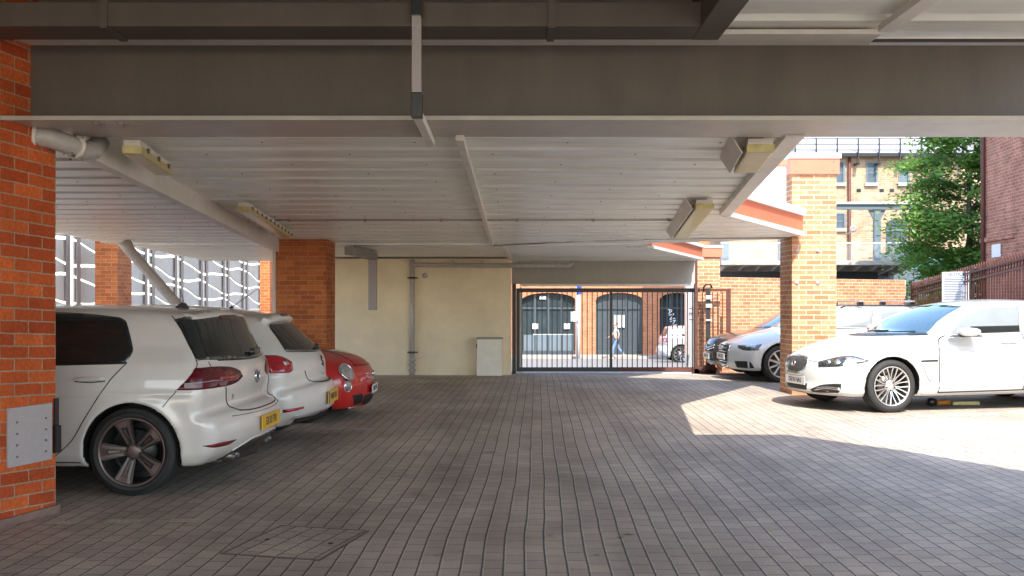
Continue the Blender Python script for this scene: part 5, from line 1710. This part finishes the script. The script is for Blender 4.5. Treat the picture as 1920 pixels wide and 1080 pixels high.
# ------------------------------------------------------------------ buff brick building across the court
YB = 36.0
bb = thing('buff_brick_building', 'two storey sunlit buff brick building with slate roof beyond the court wall', 'building', (X(1600, YB), YB, -.8))
def relb(m, name, mat, parent=None, bevel=0.0):
    o = m.build(name, mat, parent or bb, bevel=bevel)
    if parent is None: o.location = -Vector(bb.location)
    return o
ztg = Z(294, YB)
bx0, bx1 = X(1352, YB), X(1960, YB)
relb(MB().box(bx0, bx1, YB, YB + 2.0, -.9, ztg), 'wall', M['brick_buff'])
rf = MB(); rf.hexa([(bx0 - .2, YB - .25), (bx1 + .2, YB - .25), (bx1 + .2, YB + 7), (bx0 - .2, YB + 7)], [ztg + .02, ztg + .02, ztg + 3.6, ztg + 3.6], [ztg + .12, ztg + .12, ztg + 3.75, ztg + 3.75])
roof = relb(rf, 'roof', M['slate_roof'])
g = MB(); g.box(bx0, bx1, YB - .32, YB - .2, ztg - .03, ztg + .09)
gut = relb(g, 'gutter', M['black_iron'])
rg = MB()
xx = bx0 + .3
while xx < bx1:
    rg.box(xx, xx + .045, YB - .38, YB - .33, ztg - .30, ztg + .62)
    rg.box(xx - .03, xx + .09, YB - .36, YB - .02, ztg - .32, ztg - .26)
    xx += 39 * YB / F
for z in (.18, .38, .58): rg.box(bx0, bx1, YB - .37, YB - .34, ztg + z, ztg + z + .03)
relb(rg, 'roof_railing', M['black_iron'])
def window(px0, px1, py0, py1, arch=False):
    x0, x1, z0, z1 = X(px0, YB), X(px1, YB), Z(py1, YB), Z(py0, YB)
    f = MB(); f.box(x0, x1, YB - .012, YB - .002, z0, z1)
    w = relb(f, 'window', M['window_glass'])
    m = MB(); t = .045
    m.box(x0 - t, x0, YB - .03, YB - .001, z0, z1); m.box(x1, x1 + t * 1.6, YB - .06, YB - .001, z0, z1)
    m.box(x0 - t, x1 + t, YB - .03, YB - .001, z1, z1 + t); m.box(x0, x1, YB - .028, YB - .013, (z0 + z1) / 2 - .02, (z0 + z1) / 2 + .02)
    m.build('window_frame', M['slate_steel'], w)
    MB().box(x0 - .10, x1 + .10, YB - .10, YB - .001, z0 - .12, z0 - .003).build('window_sill', M['stone_sill'], w, bevel=.01)
for a in ((1566, 1580, 306, 343), (1626, 1641, 306, 343), (1687, 1701, 306, 343), (1748, 1762, 306, 343), (1568, 1581, 402, 428), (1500, 1514, 402, 428), (1440, 1454, 400, 428)):
    window(*a)
m = MB()
for px_ in (1606, 1649, 1668, 1710): m.box(X(px_, YB), X(px_ + 8, YB), YB - .015, YB - .001, Z(360, YB), Z(354, YB))
relb(m, 'air_bricks', M['black_trim'])
m = MB(); m.tube([(X(1591, YB), YB - .1, Z(296, YB)), (X(1591, YB), YB - .1, 0)], .055, 10); relb(m, 'downpipe', M['rust_iron'])
dr = MB()
dx0, dx1 = X(1661, YB), X(1700, YB)
arc = [(dx0, YB - .02, Z(492, YB))] + [((dx0 + dx1) / 2 - (dx1 - dx0) / 2 * math.cos(PI * k / 10), YB - .02, Z(424, YB) + .26 * math.sin(PI * k / 10)) for k in range(11)] + [(dx1, YB - .02, Z(492, YB))]
dr.prism(arc, (0, .017, 0)); dd = relb(dr, 'door', M['street_door'])
m = MB(); m.box(dx0, dx1, YB - .05, YB - .022, Z(434, YB), Z(430, YB)); m.box(X(1688, YB), X(1691, YB), YB - .05, YB - .022, Z(492, YB), Z(434, YB)); m.build('door_frame', M['slate_steel'], dd)
# glazed walkway frame in front of it
YC = 31.5
wk = thing('steel_walkway', 'grey steel framed walkway with glass balustrade in front of the buff brick building', 'walkway', (X(1600, YC), YC, -.6))
def relw(m, name, mat, bevel=0.0):
    o = m.build(name, mat, wk, bevel=bevel); o.location = -Vector(wk.location); return o
wx0, wx1 = X(1345, YC), X(1712, YC)
zs1 = Z(490, YC); zs0 = Z(498, YC)
relw(MB().box(wx0, wx1, YC - .6, YB - .1, zs0, zs1), 'floor_slab', M['concrete'], .01)
m = MB()
for k in range(12):
    x = wx0 + .2 + k * (wx1 - wx0 - .4) / 11
    m.prism([(x - .04, YC - .5, zs0), (x - .04, YB - .3, zs0), (x - .04, YB - .3, zs0 - .65), (x - .04, YC + .2, zs0 - .16)], (.08, 0, 0))
relw(m, 'floor_brackets', M['grey_paint'])
relw(MB().box(wx0, wx1 - 1.0, YC + .3, YC + .42, Z(523, YC) - .05, zs0 - .18), 'underside_strip', M['black_trim'])  # black strip standing for the slab's dark underside
relw(MB().box(wx0, X(1720, YC), YC - .12, YC + .08, Z(393, YC), Z(384, YC)), 'head_beam', M['slate_steel'], .01)
relw(MB().box(wx0, X(1725, YC), YC - .2, YC + .3, Z(383.5, YC), Z(380, YC)), 'roof_edge', M['white_trim'])
for (a, b_) in ((1638, 1650), (1459, 1466), (1352, 1366)):
    relw(MB().box(X(a, YC), X(b_, YC), YC - .08, YC + .08, zs1, Z(394, YC)), 'column', M['slate_steel'], .01)
m = MB(); m.prism([(X(1650, YC), YC - .04, Z(394, YC)), (X(1660, YC), YC - .04, Z(394, YC)), (X(1650, YC), YC - .04, Z(412, YC))], (0, .08, 0)); m.prism([(X(1638, YC), YC - .04, Z(394, YC)), (X(1628, YC), YC - .04, Z(394, YC)), (X(1638, YC), YC - .04, Z(412, YC))], (0, .08, 0))
relw(m, 'column_bracket', M['slate_steel'])
m = MB(); m.bar((wx0, YC - .5, Z(457, YC)), (wx1, YC - .5, Z(457, YC)), .05, .035); relw(m, 'handrail', M['white_trim'])
glass, gnt, gb = _nodes('balustrade_glass')
gb.inputs['Base Color'].default_value = (0.8, 0.9, 0.88, 1); gb.inputs['Roughness'].default_value = 0.03
gb.inputs['Transmission Weight'].default_value = 0.0; gb.inputs['Alpha'].default_value = 0.07
relw(MB().box(wx0, wx1, YC - .505, YC - .495, zs1, Z(459, YC)), 'glass_panel', glass)
m = MB(); m.lathe([(.02, .0), (.015, .06), (0, .12), (-.01, .12), (.005, .06), (.01, .0)], 20, c=(X(1624, YC), YC + 1.2, Z(424, YC)), axis='y'); m.tube([(X(1627, YC), YC + 1.1, Z(424, YC)), (X(1612, YC), YC + 1.3, Z(436, YC))], .02, 6)
ds = m.build('satellite_dish', M['grey_paint']); tag(ds, 'small dark satellite dish behind the walkway column', 'satellite dish')
ex = thing('glass_extension', 'low blue grey clad extension with green tinted glazing at the end of the walkway', 'building', (X(1750, 33), 33, -.6))
def rele(m, name, mat):
    o = m.build(name, mat, ex); o.location = -Vector(ex.location); return o
rele(MB().box(X(1640, 33), X(1860, 33), 33, 35.5, -.8, Z(503, 33)), 'cladding', M['slate_steel'])
teal = pm('teal_glass', (0.10, 0.26, 0.25), 0.08, var=0.4, scale=1.5)
rele(MB().box(X(1700, 33), X(1850, 33), 33.1, 35.3, Z(502.9, 33), Z(468, 33)), 'glazing', teal)
m = MB()
for px_ in range(1700, 1851, 16): m.box(X(px_, 33), X(px_ + 1.5, 33), 33.04, 33.095, Z(502.5, 33), Z(468, 33))
rele(m, 'mullions', M['slate_steel'])

# ------------------------------------------------------------------ tree
def make_tree(loc, label):
    t = thing('tree', label, 'tree', loc)
    m = MB()
    m.tube([(0, 0, 0), (.05, 0, 1.2), (0, .05, 2.4), (.1, 0, 3.6), (.05, 0, 5.0)], [.17, .14, .11, .08, .04], 10)
    rnd = random.Random(5)
    tips = []
    for k in range(26):
        z = 1.6 + k * .17
        a = rnd.uniform(0, 2 * PI); L = rnd.uniform(.9, 1.9) * (1.0 if z < 4.5 else .8)
        base = Vector((.05, 0, z)); tip = base + Vector((math.cos(a) * L, math.sin(a) * L, rnd.uniform(.1, .7)))
        mid = (base + tip) / 2 + Vector((0, 0, .15))
        m.tube([base, mid, tip], [.04, .025, .008], 6)
        tips += [(base.lerp(tip, f) + Vector((0, 0, .06)), f) for f in (.35, .55, .75, .95)]
    m.build('trunk', M['bark'], t)
    verts = []; faces = []; mi = []
    for i in range(330):
        if i < len(tips): c = tips[i][0]
        else:
            a = rnd.uniform(0, 2 * PI); zz = rnd.uniform(1.2, 7.2)
            rmax = 2.0 * (1 - abs(zz - 4.0) / 4.6) ** .5
            rr = rmax * rnd.uniform(.35, 1.08)
            c = Vector((math.cos(a) * rr, math.sin(a) * rr, zz))
        cr = rnd.uniform(.28, .58)
        for j in range(118):
            # flattened spray of leaves, drooping outwards
            d = Vector((rnd.gauss(0, 1), rnd.gauss(0, 1), rnd.gauss(0, .38))) * cr * .62
            p = c + d + Vector((0, 0, -.25 * d.length ** 2))
            s = rnd.uniform(.04, .09)
            ax = Vector((rnd.gauss(0, 1), rnd.gauss(0, 1), rnd.gauss(0, .5))).normalized()
            nn = Vector((rnd.gauss(0, .5), rnd.gauss(0, .5) - .25, 1)).normalized()
            bx_ = nn.cross(ax).normalized(); ax = bx_.cross(nn)
            n0 = len(verts)
            verts += [p - ax * s, p + bx_ * s * .55 - nn * s * .15, p + ax * s * 1.1 - nn * s * .3, p - bx_ * s * .55 - nn * s * .15]
            faces.append((n0, n0 + 1, n0 + 2, n0 + 3)); mi.append(0 if rnd.random() > .12 else 1)
    me = bpy.data.meshes.new('crown'); me.from_pydata([tuple(v) for v in verts], [], faces)
    me.materials.append(M['leaf']); me.materials.append(M['leaf_pale'])
    me.polygons.foreach_set('material_index', mi)
    link(bpy.data.objects.new('crown', me), t)
    return t


def leaf_mat(name, col):
    m, nt, b = _nodes(name)
    b.inputs['Roughness'].default_value = 0.5
    n = nt.nodes.new('ShaderNodeTexNoise'); n.inputs['Scale'].default_value = 1.6; n.inputs['Detail'].default_value = 4
    tc = nt.nodes.new('ShaderNodeTexCoord'); nt.links.new(tc.outputs['Object'], n.inputs['Vector'])
    r = nt.nodes.new('ShaderNodeValToRGB')
    r.color_ramp.elements[0].position = .35; r.color_ramp.elements[1].position = .65
    r.color_ramp.elements[0].color = (col[0] * .55, col[1] * .6, col[2] * .6, 1); r.color_ramp.elements[1].color = (*col, 1)
    nt.links.new(n.outputs['Fac'], r.inputs[0]); nt.links.new(r.outputs[0], b.inputs['Base Color'])
    tr_ = nt.nodes.new('ShaderNodeBsdfTranslucent'); nt.links.new(r.outputs[0], tr_.inputs['Color'])
    mx = nt.nodes.new('ShaderNodeMixShader'); mx.inputs[0].default_value = .4
    out = nt.nodes['Material Output']
    nt.links.new(b.outputs[0], mx.inputs[1]); nt.links.new(tr_.outputs[0], mx.inputs[2]); nt.links.new(mx.outputs[0], out.inputs[0])
    return m
M['leaf'] = leaf_mat('leaf', (0.21, 0.39, 0.075))
M['leaf_pale'] = leaf_mat('leaf_pale', (0.34, 0.36, 0.08))
M['bark'] = pm('bark', (0.09, 0.07, 0.05), 0.9, var=.3, bump=.5, bscale=20)
tre = make_tree((X(1812, 27.0), 27.0, -.4), 'leafy green tree between the buff brick building and the red brick wall')

# ------------------------------------------------------------------ street facade seen through the gate
YF = 50.0
zf = ground_z(YF) + .12
fc = thing('street_building', 'orange brick building with arched black doors across the street beyond the gate', 'building', (X(1120, YF), YF, zf))
def relf(m, name, mat, parent=None, bevel=0.0):
    o = m.build(name, mat, parent or fc, bevel=bevel)
    if parent is None: o.location = -Vector(fc.location)
    return o
ops = [(978, 1079), (1117, 1205), (1237, 1300)]
wall = MB(); xl_ = X(760, YF)
ztop_ = 6.0
for (a, b_) in ops:
    x0, x1 = X(a, YF), X(b_, YF)
    wall.box(xl_, x0, YF, YF + .5, zf - .2, ztop_)
    zs = Z(563, YF); zc = Z(549, YF)
    pts = [(x0, YF, zs)] + [((x0 + x1) / 2 - (x1 - x0) / 2 * math.cos(PI * k / 12), YF, zs + (zc - zs) * math.sin(PI * k / 12)) for k in range(1, 12)] + [(x1, YF, zs), (x1, YF, ztop_), (x0, YF, ztop_)]
    wall.prism(pts, (0, .5, 0))
    xl_ = x1
wall.box(xl_, X(1560, YF), YF, YF + .5, zf - .2, ztop_)
relf(wall, 'wall', M['brick_street'])
for i, (a, b_) in enumerate(ops):
    x0, x1 = X(a, YF), X(b_, YF)
    d = MB().box(x0, x1, YF + .30, YF + .36, zf - .1, Z(548, YF)); dd = relf(d, 'door' if i < 2 else 'window', M['street_glass'] if i != 1 else M['street_door'])
    m = MB(); n = 4 if i == 0 else 3
    for k in range(n + 1):
        x = x0 + (x1 - x0) * k / n
        m.box(x - .05, x + .05, YF + .22, YF + .298, zf - .1, Z(549, YF))
    m.box(x0, x1, YF + .225, YF + .297, Z(578, YF) - .05, Z(578, YF) + .05)
    m.box(x0, x1, YF + .225, YF + .297, zf - .1, zf + .25)
    m.build('door_frame', M['street_door'], dd)
    if i == 0:
        m = MB()
        for (q0, q1, r0, r1) in ((997, 1009, 607, 617), (1058, 1069, 607, 617), (1012, 1024, 555, 561)):
            m.box(X(q0, YF), X(q1, YF), YF + .20, YF + .215, Z(r1, YF), Z(r0, YF))
        m.box(X(1000, YF), X(1075, YF), YF + .21, YF + .218, Z(628, YF), Z(626.8, YF))
        m.build('door_sign', M['paper'], dd)
        m = MB(); m.box(x0 + .1, x1 - .1, YF + .23, YF + .296, zf + .25, Z(628, YF)); m.build('kick_panel', M['slate_steel'], dd)
    if i == 1:
        m = MB()
        for (q0, q1) in ((1152, 1156), (1158, 1165), (1167, 1172)):
            m.box(X(q0, YF), X(q1, YF), YF + .19, YF + .215, Z(614, YF), Z(591, YF))
        m.build('door_pane', M['paper'], dd)
    if i == 2:
        o = text_obj('window_lettering', 'ANNA', .42, M['paper'], dd, (X(1262, YF), YF + .20, Z(600, YF)), (PI / 2, R(75), 0), .004)
MB().box(X(930, YF), X(1400, YF), YF - .16, YF - .002, zf - .05, zf + .06).build('step', M['concrete'], fc).location = -Vector(fc.location)
cl = thing('street_column', 'white steel column with a square sign in the street in front of the arched doors', 'column', (X(1084, 46), 46, ground_z(46)))
m = MB(); m.tube([(0, 0, 0), (0, 0, 3.6)], .10, 14); m.build('shaft', M['white_trim'], cl)
m = MB(); m.box(-.34, .05, -.16, -.12, 1.4 + 1.13 - .85, 1.4 + 1.13 - .40 + .0); m.build('sign', M['paper'], cl).location.z = -ground_z(46) - 1.2
m = MB(); m.box(-.08, .16, -.14, -.11, 3.0, 3.7); m.build('blue_sign', M['blue_band'], cl)
cl2 = thing('silver_column', 'broad silver clad column just inside the street at the right end of the gate opening', 'column', (X(1295, 24), 24, ground_z(24)))
m = MB(); w = 10 * 24 / F
m.box(-w, w, -w, w, 0, 3.2); m.build('cladding', M['paint_silver'], cl2, bevel=.02)
text_obj('column_lettering', 'Y E T', .16, M['ink'], cl2, (-.01, -w - .004, 1.35), (PI / 2, PI / 2, 0), .001)

# ------------------------------------------------------------------ parking barrier lying under the saloon
br = thing('parking_barrier', 'folded orange and black parking post lying on the paving under the white saloon', 'parking barrier', (X(1790, 13.3), 13.35, 0), R(6))
m = MB(); m.tube([(-.24, 0, .045), (-.05, 0, .045)], .035, 12); m.build('post', M['orange_paint'] if 'orange_paint' in M else M['yellowed'], br)
m = MB(); m.box(-.02, .36, -.035, .035, .012, .06); m.build('arm', M['yellowed'], br, bevel=.01)
m = MB(); m.lathe([(-.04, .0), (-.04, .055), (.04, .055), (.04, 0)], 16, c=(-.30, 0, .057), axis='y'); m.build('hinge', M['black_trim'], br)
m = MB(); m.box(-.32, .34, -.05, .05, .0, .011); m.build('base_plate', M['black_iron'], br)
# ------------------------------------------------------------------ walking person in the street
def skin_figure():
    y = 46.0
    t = thing('person', 'person in pale top and blue jeans walking left past the arched doors beyond the gate', 'person', (X(1156, y), y, ground_z(y)))
    def skin(name, pts, edges, rad, mat, lev=2, parent=t):
        me = bpy.data.meshes.new(name)
        me.from_pydata(pts, edges, [])
        o = bpy.data.objects.new(name, me); COL.objects.link(o)
        o.modifiers.new('s', 'SKIN'); o.modifiers.new('u', 'SUBSURF').levels = lev
        for i, r in enumerate(rad):
            o.data.skin_vertices[0].data[i].radius = (r, r)
        o.data.skin_vertices[0].data[0].use_root = True
        dg = bpy.context.evaluated_depsgraph_get()
        m2 = bpy.data.meshes.new_from_object(o.evaluated_get(dg))
        bpy.data.objects.remove(o)
        m2.materials.clear(); m2.materials.append(mat)
        for p in m2.polygons: p.use_smooth = True
        o2 = bpy.data.objects.new(name, m2); link(o2, parent)
        return o2
    skinm = pm('skin', (0.55, 0.30, 0.21), 0.55, var=.05)
    top = pm('pale_top', (0.62, 0.68, 0.66), 0.8, var=.1)
    jean = pm('jeans', (0.16, 0.24, 0.36), 0.85, var=.2)
    hair = pm('hair', (0.30, 0.10, 0.05), 0.6, var=.2)
    shoe = pm('shoe', (0.6, 0.6, 0.6), 0.6)
    # body: pelvis 0, chest, neck, head; arms and legs mid stride, walking towards -x
    P = [(0, 0, .93), (0, 0, 1.12), (-.02, 0, 1.34), (-.03, 0, 1.45), (-.05, 0, 1.53), (-.07, 0, 1.60), (-.06, 0, 1.68),
         (-.02, -.17, 1.38), (.10, -.21, 1.14), (.02, -.20, .93), (-.02, -.20, .86),
         (-.02, .17, 1.38), (-.14, .21, 1.15), (-.30, .18, 1.02), (-.36, .17, 1.0),
         (.0, -.09, .88), (-.16, -.09, .50), (-.20, -.09, .10), (-.30, -.09, .05),
         (.0, .09, .88), (.10, .09, .50), (.34, .09, .22), (.30, .09, .10)]
    Rr = [.13, .12, .125, .055, .06, .088, .07, .06, .043, .033, .03, .06, .043, .033, .03, .085, .06, .04, .035, .085, .06, .04, .035]
    E = [(0, 1), (1, 2), (2, 3), (3, 4), (4, 5), (5, 6), (2, 7), (7, 8), (8, 9), (9, 10), (2, 11), (11, 12), (12, 13), (13, 14), (0, 15), (15, 16), (16, 17), (17, 18), (0, 19), (19, 20), (20, 21), (21, 22)]
    skin('body', P, E, Rr, skinm)
    skin('top', [(0, 0, .95), (0, 0, 1.13), (-.02, 0, 1.34), (-.025, 0, 1.42), (-.02, -.17, 1.38), (.05, -.195, 1.25), (-.02, .17, 1.38), (-.08, .195, 1.26)],
         [(0, 1), (1, 2), (2, 3), (2, 4), (4, 5), (2, 6), (6, 7)], [.145, .135, .14, .07, .075, .06, .075, .06], top)
    skin('jeans', [(0, 0, .95), (.0, -.09, .87), (-.16, -.09, .50), (-.20, -.09, .14), (.0, .09, .87), (.10, .09, .50), (.32, .09, .24)],
         [(0, 1), (1, 2), (2, 3), (0, 4), (4, 5), (5, 6)], [.142, .097, .072, .055, .097, .072, .055], jean)
    skin('hair', [(-.04, 0, 1.69), (-.0, 0, 1.64), (.04, 0, 1.54)], [(0, 1), (1, 2)], [.085, .085, .05], hair)
    for s, c in (((-.24, -.09, .05), 0), ((.33, .09, .16), 1)):
        m = MB(); m.box(s[0] - .12, s[0] + .10, s[1] - .045, s[1] + .045, s[2] - .045, s[2] + .03); m.build('shoe', shoe, t, bevel=.03, smooth=True)
    f = MB()
    f.lathe([(0, .012), (-.012, .006), (-.014, 0)], 8, c=(-.150, -.032, 1.62), axis='x'); f.lathe([(0, .012), (-.012, .006), (-.014, 0)], 8, c=(-.150, .032, 1.62), axis='x')
    f.build('eyes', M['ink'], t)
    n = MB(); n.lathe([(0, .016), (-.03, .004), (-.032, 0)], 8, c=(-.150, 0, 1.595), axis='x'); n.build('nose', skinm, t)
    n = MB(); n.box(-.158, -.14, -.022, .022, 1.553, 1.562); n.build('mouth', M['tail_dark'], t)
    for (hx, hy, hz, dx, dz) in ((-.02, -.20, .86, -.2, -1), (-.36, .17, 1.0, -1, -.2)):
        d = Vector((dx, 0, dz)).normalized(); q = Vector((0, 1, 0)).cross(d)
        for k in range(4):
            off = (k - 1.5) * .02
            b0 = Vector((hx, hy + off, hz)) + d * .02; L = (.075, .085, .08, .062)[k]
            skin('finger', [tuple(b0), tuple(b0 + d * L * .55 + q * .005), tuple(b0 + d * L + q * .022)], [(0, 1), (1, 2)], [.010, .009, .008], skinm, 1)
        b0 = Vector((hx, hy - .03, hz)) - d * .02
        skin('thumb', [tuple(b0), tuple(b0 + d * .03 + Vector((0, -.018, 0))), tuple(b0 + d * .06 + Vector((0, -.022, 0)))], [(0, 1), (1, 2)], [.011, .010, .009], skinm, 1)
    return t


skin_figure()
build_hot_hatch()
build_white_hatch()
build_red_mini()
build_saloon()
build_estate()
build_dark_hatch()
build_street_car()
